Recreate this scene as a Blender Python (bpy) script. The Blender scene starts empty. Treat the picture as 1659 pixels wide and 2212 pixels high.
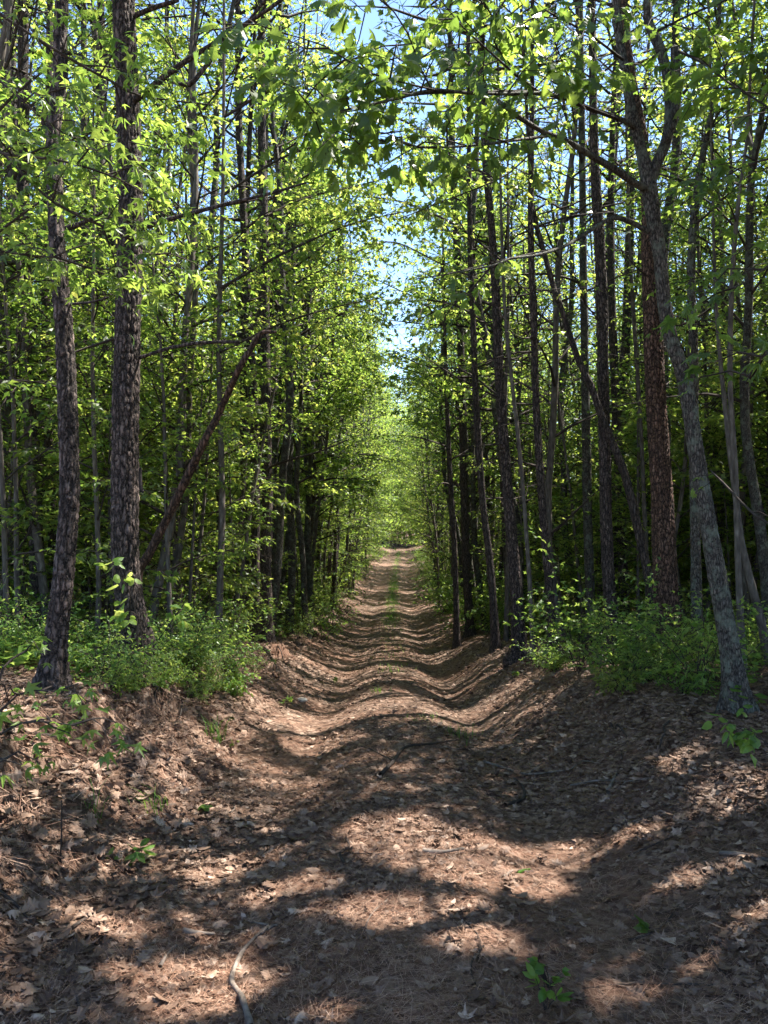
import bpy, math, numpy as np
from mathutils import Vector, Matrix
R = math.radians
sc = bpy.context.scene
C = sc.collection
rng = np.random.default_rng(11)

# ------------------------------------------------------------------ camera, sky, sun, exposure
CAM_H = 1.6
F = 1661.0; CX = 829.5; HY = 1130.0           # focal length, centre column and horizon row of the photograph at 1659 x 2212
cam = bpy.data.cameras.new('camera'); co = bpy.data.objects.new('camera', cam); C.objects.link(co)
cam.sensor_fit = 'HORIZONTAL'; cam.sensor_width = 36.0; cam.lens = 36.0 * F / 1659.0
cam.clip_start = 0.05; cam.clip_end = 3000
co.location = (0, 0, CAM_H); co.rotation_euler = (R(90 + 0.83), 0, 0)
sc.camera = co
SUN_EL, SUN_AZ = 60.0, 62.0                    # azimuth clockwise from +Y (ahead) towards +X (right)
w = bpy.data.worlds.new('World'); sc.world = w; w.use_nodes = True
nt = w.node_tree; nt.nodes.clear()
sky = nt.nodes.new('ShaderNodeTexSky'); sky.sky_type = 'NISHITA'; sky.sun_disc = False
sky.sun_elevation = R(SUN_EL); sky.sun_rotation = R(SUN_AZ); sky.air_density = 0.9; sky.ozone_density = 3.0; sky.dust_density = 0.2
bg = nt.nodes.new('ShaderNodeBackground'); bg.inputs['Strength'].default_value = 0.10
wo = nt.nodes.new('ShaderNodeOutputWorld')
nt.links.new(sky.outputs[0], bg.inputs[0]); nt.links.new(bg.outputs[0], wo.inputs[0])
sl = bpy.data.lights.new('sun', 'SUN'); sl.energy = 5.0; sl.angle = R(0.5); sl.color = (1.0, 0.95, 0.86)
so = bpy.data.objects.new('sun', sl); C.objects.link(so)
sd = Vector((math.sin(R(SUN_AZ)) * math.cos(R(SUN_EL)), math.cos(R(SUN_AZ)) * math.cos(R(SUN_EL)), math.sin(R(SUN_EL))))
so.rotation_euler = sd.to_track_quat('Z', 'Y').to_euler()
sc.view_settings.view_transform = 'Standard'; sc.view_settings.look = 'None'
sc.view_settings.exposure = 2.2; sc.view_settings.gamma = 1.0
sc.render.engine = 'CYCLES'
cy = sc.cycles
cy.max_bounces = 12; cy.diffuse_bounces = 10; cy.glossy_bounces = 1; cy.transmission_bounces = 10; cy.transparent_max_bounces = 4
cy.use_denoising = True; cy.use_adaptive_sampling = True; cy.adaptive_threshold = 0.02
cy.sample_clamp_indirect = 6.0; cy.caustics_reflective = False; cy.caustics_refractive = False

# ------------------------------------------------------------------ noise and ground height
def hash2(ix, iy, s):
    h = (ix.astype(np.int64) * 374761393 + iy.astype(np.int64) * 668265263 + s * 1442695041) & 0xffffffff
    h = ((h ^ (h >> 13)) * 1274126177) & 0xffffffff
    return ((h ^ (h >> 16)) & 0xffff) / 65535.0
def vnoise(x, y, s=0):
    x = np.asarray(x, float); y = np.asarray(y, float)
    ix = np.floor(x); iy = np.floor(y); fx = x - ix; fy = y - iy
    fx = fx * fx * (3 - 2 * fx); fy = fy * fy * (3 - 2 * fy)
    a = hash2(ix, iy, s); b = hash2(ix + 1, iy, s); c = hash2(ix, iy + 1, s); d = hash2(ix + 1, iy + 1, s)
    return (a * (1 - fx) + b * fx) * (1 - fy) + (c * (1 - fx) + d * fx) * fy
def fbm(x, y, o=4, s=0):
    t = 0; a = 0.5
    for i in range(o):
        t = t + a * (vnoise(x, y, s + i) - 0.5); x = np.asarray(x) * 2.03; y = np.asarray(y) * 2.03; a *= 0.5
    return t
def sstep(a, b, x):
    t = np.clip((x - a) / (b - a), 0, 1); return t * t * (3 - 2 * t)
def road_z(y):
    return np.interp(y, [-30, 0, 3, 5, 7, 9.4, 12, 15, 18, 21, 24, 27, 33, 39, 46, 53, 70, 93, 130, 200, 400],
                     [0.1, 0.03, 0.0, -0.12, -0.28, -0.49, -0.76, -1.05, -1.30, -1.50, -1.66, -1.78, -1.92, -1.95, -1.88, -1.75, -1.65, -1.58, -1.0, 1.0, 6.0])
def road_x(y):
    y = np.asarray(y, float); return np.interp(y, [-30, 0, 9.4, 20, 27, 39, 53, 93, 140, 400], [.05, .08, .15, .2, .27, .46, .78, 1.9, 3.6, 12]) + 0.03 * np.maximum(0, y - 100) ** 1.4
def ground(x, y, fine=True):
    x = np.asarray(x, float); y = np.asarray(y, float)
    u = x - road_x(y)
    z = road_z(y)
    wob = fbm(x * 0.9, y * 0.9, 3, 5)
    uw = u + 0.35 * wob
    lb = sstep(-1.35, -2.05, uw) if False else 1 - sstep(-1.75, -1.22, uw)
    hl = np.interp(y, [0, 2, 3.5, 6.5, 9, 14, 30, 200], [0.45, 0.55, 0.68, 0.64, 0.48, 0.34, 0.22, 0.2])
    hr = np.interp(y, [0, 2, 4, 6, 9, 14, 30, 200], [0.35, 0.36, 0.4, 0.44, 0.44, 0.36, 0.2, 0.18])
    rb = sstep(1.0, 2.1, uw)
    # cut face on the left bank and a softer undercut lip on the right
    z = z + hl * (0.55 * lb + 0.45 * (1 - sstep(-1.92, -1.76, uw + 0.30 * (vnoise(x * 3, y * 3, 9) - .3)))) + hr * rb
    lip = np.exp(-((uw + 1.7) / .38) ** 2) * hl + 0.8 * np.exp(-((uw - 1.7) / .4) ** 2) * hr
    z = z + lip * (0.24 * (np.abs(vnoise(x * 2.6, y * 2.2, 41) - .5) * 2 - .5) + 0.22 * fbm(x * 6, y * 5, 3, 43)) * (1 - sstep(25, 40, y))
    z = z + 0.05 * np.clip(-u - 2.5, 0, 12) + np.clip(u - 3, 0, 10) * 0.012
    inroad = np.exp(-(u / 1.3) ** 4)
    rut = np.exp(-((u - 0.78) / 0.34) ** 2) * 1.1 + np.exp(-((u + 0.80) / 0.34) ** 2) * 0.9
    deep = np.interp(y, [0, 3, 6, 9, 20, 60], [0.05, 0.07, 0.14, 0.17, 0.10, 0.06])
    z = z - deep * rut * (0.85 + 0.6 * vnoise(x * 0.3, y * 0.37, 3))
    # cross swells along the track
    z = z + inroad * 0.022 * np.sin(y * 1.75 + 1.1 * fbm(x, y * 0.4, 2, 7) * 6) * sstep(4, 8, y) * (1 - 0.6 * sstep(25, 45, y))
    z = z + 0.22 * fbm(x * 0.55, y * 0.55, 3, 1) * (1 - 0.7 * inroad)
    z = z + 0.07 * fbm(x * 2.2, y * 2.2, 3, 21)
    if fine:
        z = z + 0.030 * fbm(x * 9, y * 9, 3, 31) * (1.4 - inroad)
    return z
def gz(x, y): return float(ground(x, y))
def P(px, py, d):                                # a point of the place seen at that row and column, d metres ahead
    return np.array([(px - CX) / F * d, d, CAM_H - (py - HY) / F * d])
def on_ground(px, py):
    d = 1.8
    while d < 150:
        p = P(px, py, d)
        if p[2] <= gz(p[0], p[1]): return np.array([p[0], p[1], gz(p[0], p[1])])
        d *= 1.008
    return P(px, py, d)

# ------------------------------------------------------------------ mesh accumulator
class Acc:
    def __init__(s): s.v = []; s.n = 0; s.f = []
    def add(s, v, f, mat=0, rnd=None):
        v = np.asarray(v, float).reshape(-1, 3); f = np.asarray(f, np.int64)
        if rnd is None: rnd = np.full(len(f), 0.5)
        s.f.append((f + s.n, np.full(len(f), mat), np.asarray(rnd, float))); s.v.append(v); s.n += len(v)
    def mesh(s, name, mats, smooth=False):
        me = bpy.data.meshes.new(name)
        v = np.concatenate(s.v).astype(np.float32)
        me.vertices.add(len(v)); me.vertices.foreach_set('co', v.ravel())
        li = np.concatenate([f.ravel() for f, _, _ in s.f]).astype(np.int32)
        lt = np.concatenate([np.full(len(f), f.shape[1]) for f, _, _ in s.f]).astype(np.int32)
        ls = np.concatenate([[0], np.cumsum(lt)[:-1]]).astype(np.int32)
        me.loops.add(len(li)); me.polygons.add(len(lt))
        me.loops.foreach_set('vertex_index', li)
        me.polygons.foreach_set('loop_start', ls)
        me.polygons.foreach_set('material_index', np.concatenate([m for _, m, _ in s.f]).astype(np.int32))
        me.polygons.foreach_set('use_smooth', np.full(len(lt), smooth))
        a = me.attributes.new('rnd', 'FLOAT', 'FACE'); a.data.foreach_set('value', np.concatenate([r for _, _, r in s.f]).astype(np.float32))
        for m in mats: me.materials.append(m)
        me.update(calc_edges=True)
        return me
    def build(s, name, mats, parent=None, smooth=False, loc=(0, 0, 0)):
        o = bpy.data.objects.new(name, s.mesh(name, mats, smooth)); C.objects.link(o)
        o.parent = parent; o.location = loc
        return o
def join(L, B):
    for (f, m, r) in B.f: L.f.append((f + L.n, m + 1, r))
    L.v += B.v; L.n += B.n; return L
def tag(o, label=None, cat=None, group=None, kind=None):
    if label: o['label'] = label
    if cat: o['category'] = cat
    if group: o['group'] = group
    if kind: o['kind'] = kind
    return o
def empty(name, loc, rz=0):
    o = bpy.data.objects.new(name, None); C.objects.link(o); o.location = tuple(loc); o.rotation_euler = (0, 0, rz); o.empty_display_size = 0.2
    return o
def child(parent, name, mesh, loc=(0, 0, 0), rot=(0, 0, 0), scl=(1, 1, 1)):
    o = bpy.data.objects.new(name, mesh); C.objects.link(o); o.parent = parent; o.location = loc; o.rotation_euler = rot; o.scale = scl
    return o
def smooth_path(pts, step):
    pts = np.asarray(pts, float)
    if len(pts) < 3: pts = np.vstack([pts[0], pts.mean(0), pts[-1]])
    q = np.vstack([2 * pts[0] - pts[1], pts, 2 * pts[-1] - pts[-2]]); out = []
    for i in range(1, len(q) - 2):
        n = max(2, int(np.linalg.norm(q[i + 1][:3] - q[i][:3]) / step))
        t = np.linspace(0, 1, n, endpoint=False)[:, None]
        out.append(0.5 * ((2 * q[i]) + (-q[i - 1] + q[i + 1]) * t + (2 * q[i - 1] - 5 * q[i] + 4 * q[i + 1] - q[i + 2]) * t ** 2 + (-q[i - 1] + 3 * q[i] - 3 * q[i + 1] + q[i + 2]) * t ** 3))
    out.append(pts[-1:]); return np.vstack(out)
def plates(S, T, R_, du, dv, seed):
    n = max(3, int(round(2 * math.pi * float(np.median(R_)) / du)))
    u = T / (2 * math.pi) * n + .6 * (vnoise(S * 14, T * 3, seed + 5) - .5); v = S / dv + .9 * (vnoise(S * 3 + 7, T * 4, seed + 6) - .5)
    iu = np.floor(u); iv = np.floor(v); f1 = np.full(u.shape, 9.); f2 = np.full(u.shape, 9.)
    for a in (-1, 0, 1):
        for b in (-1, 0, 1):
            cu = iu + a; cv = iv + b; hu = np.mod(cu, n); d = np.hypot(u - cu - .15 - .7 * hash2(hu, cv, seed), (v - cv - .1 - .8 * hash2(hu, cv, seed + 1)))
            f2 = np.where(d < f1, f1, np.minimum(f2, d)); f1 = np.minimum(f1, d)
    return np.clip((f2 - f1) / .38, 0, 1)
def tube(acc, pts, rad, sides=6, mat=0, rough=0.0, seed=0, rnd=0.5, plate=None):
    pts = np.asarray(pts, float); n = len(pts); rad = np.broadcast_to(np.asarray(rad, float), (n,))
    t = np.gradient(pts, axis=0); t /= np.linalg.norm(t, axis=1)[:, None] + 1e-9
    ref = np.array([0, 1.0, 0.02]) if abs(t[:, 2]).mean() > 0.6 else np.array([0, 0, 1.0])
    a = np.cross(t, ref); a /= np.linalg.norm(a, axis=1)[:, None] + 1e-9
    b = np.cross(t, a)
    th = np.arange(sides) * 2 * math.pi / sides
    r = rad[:, None] * np.ones(sides)
    if rough:
        s = np.concatenate([[0], np.cumsum(np.linalg.norm(np.diff(pts, axis=0), axis=1))])
        S, T = np.meshgrid(s, th, indexing='ij'); sc_ = 22
        cyc = np.minimum(T, 2 * math.pi - T)
        n1 = vnoise(np.cos(T) * 3.2 + 40 + np.sin(T) * 1.7, S * 5 + seed + np.sin(T) * 5, seed) - 0.5
        n2 = vnoise(np.cos(T) * 6 + 11 + S * 0.2, np.sin(T) * 6 + S * 9, seed + 3) - 0.5
        n3 = vnoise(S * 0.9, T * 0, seed + 8) - 0.5
        r = r * (1 + rough * (1.1 * n1 + 1.3 * n2 + 0.5 * n3))
    F_ = None
    if plate:
        s = np.concatenate([[0], np.cumsum(np.linalg.norm(np.diff(pts, axis=0), axis=1))]); S, T = np.meshgrid(s, th, indexing='ij')
        F_ = plates(S, T, r, plate[0], plate[1], seed) ** .7; F_ = F_ * (.75 + .5 * vnoise(T * 14, S * 60, seed + 2))
        r = r + plate[2] * (F_ - .8)
        r = r * (1 + .5 * np.exp(-np.clip(S - .22, 0, 9) / .13) * (.5 + .5 * np.cos(5 * T + 1.2 * np.sin(2 * T) + seed)) ** 2)
    v = pts[:, None, :] + r[..., None] * (np.cos(th)[None, :, None] * a[:, None, :] + np.sin(th)[None, :, None] * b[:, None, :])
    i = np.arange(n - 1)[:, None] * sides; j = np.arange(sides)[None, :]; k = (j + 1) % sides
    f = np.stack([i + j, i + k, i + sides + k, i + sides + j], -1).reshape(-1, 4)
    acc.add(v.reshape(-1, 3), f, mat, np.full(len(f), rnd) if F_ is None else F_[:-1].ravel())
    # end cap as a fan to one tip point
    tip = np.vstack([v[-1], pts[-1] + t[-1] * rad[-1]])
    acc.add(tip, [[q, (q + 1) % sides, sides] for q in range(sides)], mat, np.full(sides, rnd))

# ------------------------------------------------------------------ leaf shapes (x along the leaf, y across, z up); unit length
def fan(outline, centre):
    o = np.array(outline, float); n = len(o)
    return np.vstack([o, centre]), np.array([[i, (i + 1) % n, n] for i in range(n)])
def polar_leaf(tips, sin_r, z=0.0, cx=0.42):
    out = []
    for i, (a, r, s) in enumerate(tips):
        out.append((cx + r * math.cos(R(a)), r * math.sin(R(a)), -0.10 * r - 0.06 * (i % 2)))
        nxt = tips[(i + 1) % len(tips)]
        am = (a + (nxt[0] if i + 1 < len(tips) else nxt[0] + 360)) / 2
        out.append((cx + s * math.cos(R(am)), s * math.sin(R(am)), 0.0))
    return fan(out, (cx, 0, 0.03))
STAR = polar_leaf([(0, .58, .2), (58, .54, .2), (118, .44, .12), (242, .44, .2), (302, .54, .2)], 0)
MAPLE = polar_leaf([(0, .58, .3), (30, .34, .22), (62, .5, .28), (100, .30, .3), (140, .34, .16), (220, .34, .3), (260, .30, .28), (298, .5, .22), (330, .34, .3)], 0)
def oak_leaf():
    st = [(0, .0), (.12, .06), (.2, .17), (.28, .07), (.38, .33), (.47, .15), (.6, .38), (.7, .17), (.8, .26), (.88, .09), (1, .0)]
    v = []; f = []
    for x, h in st:
        tipx = x + (0.06 if h > .15 else 0)
        v += [(x, 0, 0.04 * math.sin(x * 3)), (tipx, h, -0.25 * h), (tipx, -h, -0.25 * h)]
    for i in range(len(st) - 1):
        a = 3 * i; b = a + 3
        f += [(a, b, b + 1, a + 1), (b, a, a + 2, b + 2)]
    return np.array(v), np.array(f)
OAK = oak_leaf()
OVAL = (np.array([(0, 0, 0), (.3, .22, -.03), (.65, .22, -.05), (1, 0, -.06), (.65, -.22, -.05), (.3, -.22, -.03), (.5, 0, .04)], float),
        np.array([[0, 1, 6], [1, 2, 6], [2, 3, 6], [3, 4, 6], [4, 5, 6], [5, 0, 6]]))
ROUND = (np.array([(0, 0, 0), (-.05, .2, -.02), (.2, .42, -.04), (.6, .38, -.05), (1, 0, -.05), (.6, -.38, -.05), (.2, -.42, -.04), (-.05, -.2, -.02), (.4, 0, .04)], float),
         np.array([[0, 1, 8], [1, 2, 8], [2, 3, 8], [3, 4, 8], [4, 5, 8], [5, 6, 8], [6, 7, 8], [7, 0, 8]]))
TRI3 = (np.array([(0, 0, 0), (.35, .42, -.08), (.5, .14, 0), (1, 0, -.06), (.5, -.14, 0), (.35, -.42, -.08)], float),
        np.array([[0, 1, 2], [0, 2, 3], [0, 3, 4], [0, 4, 5]]))
KITE = (np.array([(0, 0, 0), (.4, .33, -.05), (1, 0, -.03), (.4, -.33, -.05)], float), np.array([[0, 1, 2], [0, 2, 3]]))
NEEDLE = (np.array([(0, -.5, 0), (0, .5, 0), (1, 0, 0)], float), np.array([[0, 1, 2]]))
def stamp(acc, tpl, pos, d, n, size, rg, mat=0, width=None, curl=None, rnd=None):
    """one leaf per row: base point, direction, rough normal, length"""
    V, Fc = tpl; pos = np.asarray(pos, float); M = len(pos)
    if M == 0: return
    d = d / (np.linalg.norm(d, axis=1)[:, None] + 1e-9)
    y = np.cross(n, d); y /= np.linalg.norm(y, axis=1)[:, None] + 1e-9
    z = np.cross(d, y)
    size = np.broadcast_to(size, (M,)); wd = size if width is None else np.broadcast_to(width, (M,))
    Z = np.broadcast_to(V[:, 2], (M, len(V))).copy()
    if curl is not None: Z = Z + curl[:, None] * (V[:, 0] - 0.5)[None] ** 2 + (curl[:, None] * 0.8) * (V[:, 1][None] ** 2) * 2
    v = (pos[:, None] + V[None, :, 0, None] * size[:, None, None] * d[:, None] + V[None, :, 1, None] * wd[:, None, None] * y[:, None]
         + Z[..., None] * size[:, None, None] * z[:, None])
    f = Fc[None] + (np.arange(M) * len(V))[:, None, None]
    r = rg.random(M) if rnd is None else rnd
    acc.add(v.reshape(-1, 3), f.reshape(-1, Fc.shape[1]), mat, np.repeat(r, len(Fc)))

# ------------------------------------------------------------------ materials
def mat(name):
    m = bpy.data.materials.new(name); m.use_nodes = True; m.node_tree.nodes.clear(); return m, m.node_tree.nodes, m.node_tree.links
def ramp(N, stops, interp='LINEAR'):
    r = N.new('ShaderNodeValToRGB'); r.color_ramp.interpolation = interp
    e = r.color_ramp.elements
    while len(e) < len(stops): e.new(0.5)
    for k, (p, c) in zip(e, stops): k.position = p; k.color = (*c, 1)
    return r
def leaf_mat(name, stops, trans, tf=0.5, rough=0.42, spec=0.45, objvar=0.35, blemish=True):
    m, N, L = mat(name)
    at = N.new('ShaderNodeAttribute'); at.attribute_name = 'rnd'
    oi = N.new('ShaderNodeObjectInfo')
    mx = N.new('ShaderNodeMath'); mx.operation = 'MULTIPLY_ADD'; mx.inputs[1].default_value = objvar; 
    sub = N.new('ShaderNodeMath'); sub.operation = 'MULTIPLY'; sub.inputs[1].default_value = 1 - objvar
    L.new(oi.outputs['Random'], mx.inputs[0]); L.new(at.outputs['Fac'], sub.inputs[0]); L.new(sub.outputs[0], mx.inputs[2])
    r = ramp(N, stops); L.new(mx.outputs[0], r.inputs[0])
    r2 = ramp(N, trans); L.new(mx.outputs[0], r2.inputs[0])
    b = N.new('ShaderNodeBsdfPrincipled'); b.inputs['Roughness'].default_value = rough; b.inputs['Specular IOR Level'].default_value = spec
    t = N.new('ShaderNodeBsdfTranslucent'); mi = N.new('ShaderNodeMixShader'); mi.inputs[0].default_value = tf
    L.new(r.outputs[0], b.inputs['Base Color']); L.new(r2.outputs[0], t.inputs[0])
    L.new(b.outputs[0], mi.inputs[1]); L.new(t.outputs[0], mi.inputs[2])
    o = N.new('ShaderNodeOutputMaterial'); L.new(mi.outputs[0], o.inputs[0])
    return m
def plain_mat(name, stops, rough=0.9, scale=(8, 8, 8), bump=0.5, bdist=0.004, detail=5, use_rnd=False, tf=0.0):
    m, N, L = mat(name)
    tc = N.new('ShaderNodeTexCoord'); mp = N.new('ShaderNodeMapping'); mp.inputs['Scale'].default_value = scale
    no = N.new('ShaderNodeTexNoise'); no.inputs['Detail'].default_value = detail; no.inputs['Scale'].default_value = 1.0
    L.new(tc.outputs['Object'], mp.inputs[0]); L.new(mp.outputs[0], no.inputs[0])
    r = ramp(N, stops)
    if use_rnd:
        at = N.new('ShaderNodeAttribute'); at.attribute_name = 'rnd'
        ad = N.new('ShaderNodeMath'); ad.operation = 'MULTIPLY_ADD'; ad.inputs[1].default_value = 0.85
        m2 = N.new('ShaderNodeMath'); m2.operation = 'MULTIPLY_ADD'; m2.inputs[1].default_value = 0.5; m2.inputs[2].default_value = -0.18
        L.new(no.outputs['Fac'], m2.inputs[0]); L.new(at.outputs['Fac'], ad.inputs[0]); L.new(m2.outputs[0], ad.inputs[2]); L.new(ad.outputs[0], r.inputs[0])
    else: L.new(no.outputs['Fac'], r.inputs[0])
    b = N.new('ShaderNodeBsdfPrincipled'); b.inputs['Roughness'].default_value = rough; b.inputs['Specular IOR Level'].default_value = 0.25
    L.new(r.outputs[0], b.inputs['Base Color'])
    if bump:
        bu = N.new('ShaderNodeBump'); bu.inputs['Strength'].default_value = bump; bu.inputs['Distance'].default_value = bdist
        L.new(no.outputs['Fac'], bu.inputs['Height']); L.new(bu.outputs[0], b.inputs['Normal'])
    o = N.new('ShaderNodeOutputMaterial')
    if tf:
        t = N.new('ShaderNodeBsdfTranslucent'); mi = N.new('ShaderNodeMixShader'); mi.inputs[0].default_value = tf
        L.new(r.outputs[0], t.inputs[0]); L.new(b.outputs[0], mi.inputs[1]); L.new(t.outputs[0], mi.inputs[2]); L.new(mi.outputs[0], o.inputs[0])
    else: L.new(b.outputs[0], o.inputs[0])
    return m
def bark_mat(name, crack, body, plate, sc_xy=22, sc_z=6, lichen=None, strength=1.0):
    m, N, L = mat(name)
    tc = N.new('ShaderNodeTexCoord'); mp = N.new('ShaderNodeMapping'); mp.inputs['Scale'].default_value = (sc_xy, sc_xy, sc_z)
    wn = N.new('ShaderNodeTexNoise'); wn.inputs['Scale'].default_value = 11; wn.inputs['Detail'].default_value = 6; wn.inputs['Roughness'].default_value = .7
    L.new(tc.outputs['Object'], wn.inputs[0])
    va = N.new('ShaderNodeVectorMath'); va.operation = 'MULTIPLY_ADD'; va.inputs[1].default_value = (1.7, 1.7, 1.7)
    L.new(tc.outputs['Object'], mp.inputs[0]); L.new(wn.outputs['Color'], va.inputs[0]); L.new(mp.outputs[0], va.inputs[2])
    vo = N.new('ShaderNodeTexVoronoi'); vo.feature = 'DISTANCE_TO_EDGE'; vo.inputs['Scale'].default_value = 1.0; L.new(va.outputs[0], vo.inputs[0])
    vc = N.new('ShaderNodeTexVoronoi'); vc.feature = 'F1'; vc.inputs['Scale'].default_value = 1.0; L.new(va.outputs[0], vc.inputs[0])
    r = ramp(N, [(0.0, crack), (0.02, crack), (0.09, body), (0.45, plate)]); L.new(vo.outputs['Distance'], r.inputs[0])
    no = N.new('ShaderNodeTexNoise'); no.inputs['Scale'].default_value = 45; no.inputs['Detail'].default_value = 5; L.new(tc.outputs['Object'], no.inputs[0])
    mu = N.new('ShaderNodeMixRGB'); mu.blend_type = 'OVERLAY'; mu.inputs[0].default_value = 0.85; L.new(r.outputs[0], mu.inputs[1]); L.new(no.outputs['Fac'], mu.inputs[2])
    m3 = N.new('ShaderNodeMixRGB'); m3.blend_type = 'MULTIPLY'; m3.inputs[0].default_value = 0.45
    bw = N.new('ShaderNodeRGBToBW'); L.new(vc.outputs['Color'], bw.inputs[0]); rr = ramp(N, [(0.15, (.35, .33, .33)), (0.8, (1.4, 1.25, 1.15))]); L.new(bw.outputs[0], rr.inputs[0])
    at = N.new('ShaderNodeAttribute'); at.attribute_name = 'rnd'; ar = ramp(N, [(0.0, (.16, .15, .14)), (0.3, (.8, .8, .8)), (0.9, (1.35, 1.3, 1.3))]); L.new(at.outputs['Fac'], ar.inputs[0])  # grooves darkened: partly dark fissure bark, partly shade put into the colour
    mA = N.new('ShaderNodeMixRGB'); mA.blend_type = 'MULTIPLY'; mA.inputs[0].default_value = 1; L.new(mu.outputs[0], mA.inputs[1]); L.new(ar.outputs[0], mA.inputs[2])
    L.new(mA.outputs[0], m3.inputs[1]); L.new(rr.outputs[0], m3.inputs[2]); col = m3
    if lichen:
        ln = N.new('ShaderNodeTexNoise'); ln.inputs['Scale'].default_value = 9; ln.inputs['Detail'].default_value = 6; ln.inputs['Roughness'].default_value = .7; L.new(tc.outputs['Object'], ln.inputs[0])
        lr = ramp(N, [(0.50, (0, 0, 0)), (0.62, (.75, .75, .75))]); L.new(ln.outputs['Fac'], lr.inputs[0])
        m4 = N.new('ShaderNodeMixRGB'); L.new(lr.outputs[0], m4.inputs[0]); L.new(m3.outputs[0], m4.inputs[1]); m4.inputs[2].default_value = (*lichen, 1); col = m4
    h = N.new('ShaderNodeMath'); h.operation = 'MINIMUM'; h.inputs[1].default_value = 0.22; L.new(vo.outputs['Distance'], h.inputs[0])
    h2 = N.new('ShaderNodeMath'); h2.operation = 'MULTIPLY_ADD'; h2.inputs[1].default_value = 0.12; L.new(no.outputs['Fac'], h2.inputs[0]); L.new(h.outputs[0], h2.inputs[2])
    bu = N.new('ShaderNodeBump'); bu.inputs['Strength'].default_value = strength; bu.inputs['Distance'].default_value = 0.06; L.new(h2.outputs[0], bu.inputs['Height'])
    b = N.new('ShaderNodeBsdfPrincipled'); b.inputs['Roughness'].default_value = 0.85; b.inputs['Specular IOR Level'].default_value = 0.3
    L.new(col.outputs[0], b.inputs['Base Color']); L.new(bu.outputs[0], b.inputs['Normal'])
    o = N.new('ShaderNodeOutputMaterial'); L.new(b.outputs[0], o.inputs[0]); return m

GR = [(0.0, (.030, .055, .016)), (0.45, (.062, .100, .026)), (0.8, (.105, .145, .036)), (1.0, (.16, .18, .05))]
TR = [(0.0, (.12, .24, .03)), (0.4, (.32, .48, .07)), (0.75, (.56, .68, .11)), (1.0, (.74, .70, .17))]
M_maple = leaf_mat('maple_leaf', GR, TR, 0.52)
M_oak = leaf_mat('oak_leaf', [(0.0, (.028, .058, .016)), (0.6, (.055, .098, .022)), (1.0, (.10, .145, .03))],
                 [(0.0, (.20, .33, .05)), (0.6, (.38, .52, .08)), (1.0, (.62, .68, .13))], 0.5, rough=0.38)
M_shrub = leaf_mat('shrub_leaf', [(0.0, (.04, .10, .018)), (0.6, (.08, .17, .025)), (1.0, (.15, .24, .03))],
                   [(0.0, (.16, .30, .05)), (0.5, (.38, .52, .09)), (1.0, (.68, .72, .18))], 0.5)
M_needle = leaf_mat('pine_needles', [(0.0, (.02, .045, .012)), (0.7, (.045, .08, .02)), (1.0, (.10, .12, .03))],
                    [(0.0, (.04, .10, .02)), (1.0, (.12, .2, .03))], 0.25, rough=0.5)
M_grass = leaf_mat('grass_blade', [(0.0, (.04, .10, .015)), (1.0, (.10, .20, .03))], [(0.0, (.12, .30, .02)), (1.0, (.34, .55, .05))], 0.45)
M_bark_pine = bark_mat('pine_bark', (.018, .014, .012), (.07, .054, .048), (.125, .10, .09), 30, 8)
M_bark_red = bark_mat('red_pine_bark', (.02, .012, .009), (.095, .056, .040), (.16, .10, .075), 30, 9)
M_bark_oak = bark_mat('grey_bark', (.02, .017, .014), (.06, .053, .046), (.13, .12, .105), 60, 16, lichen=(.15, .165, .125), strength=0.6)
M_bark_thin = plain_mat('young_bark', [(0.3, (.045, .036, .03)), (0.6, (.12, .10, .085)), (0.8, (.24, .21, .18))], scale=(30, 30, 9), bump=0.7, bdist=0.01)
M_twig = plain_mat('twig_bark', [(0.3, (.018, .013, .011)), (0.7, (.06, .045, .036))], scale=(20, 20, 20), bump=0.2)
M_dead = plain_mat('dead_wood', [(0.3, (.05, .04, .032)), (0.7, (.24, .19, .155))], scale=(25, 25, 25), bump=0.6, bdist=0.006)
M_litter = plain_mat('dry_leaf', [(0.0, (.04, .021, .014)), (0.45, (.12, .069, .045)), (0.85, (.23, .15, .105)), (1.0, (.46, .34, .26))], scale=(35, 35, 35), bump=0.5, bdist=0.004, use_rnd=True, rough=0.62)
M_straw = plain_mat('pine_straw', [(0.0, (.08, .036, .022)), (0.5, (.23, .115, .074)), (1.0, (.52, .34, .24))], scale=(3, 3, 3), bump=0, use_rnd=True, rough=0.6)
M_stone = plain_mat('pale_stone', [(0.3, (.20, .17, .15)), (0.7, (.48, .43, .38))], scale=(14, 14, 14), bump=0.5)

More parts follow.
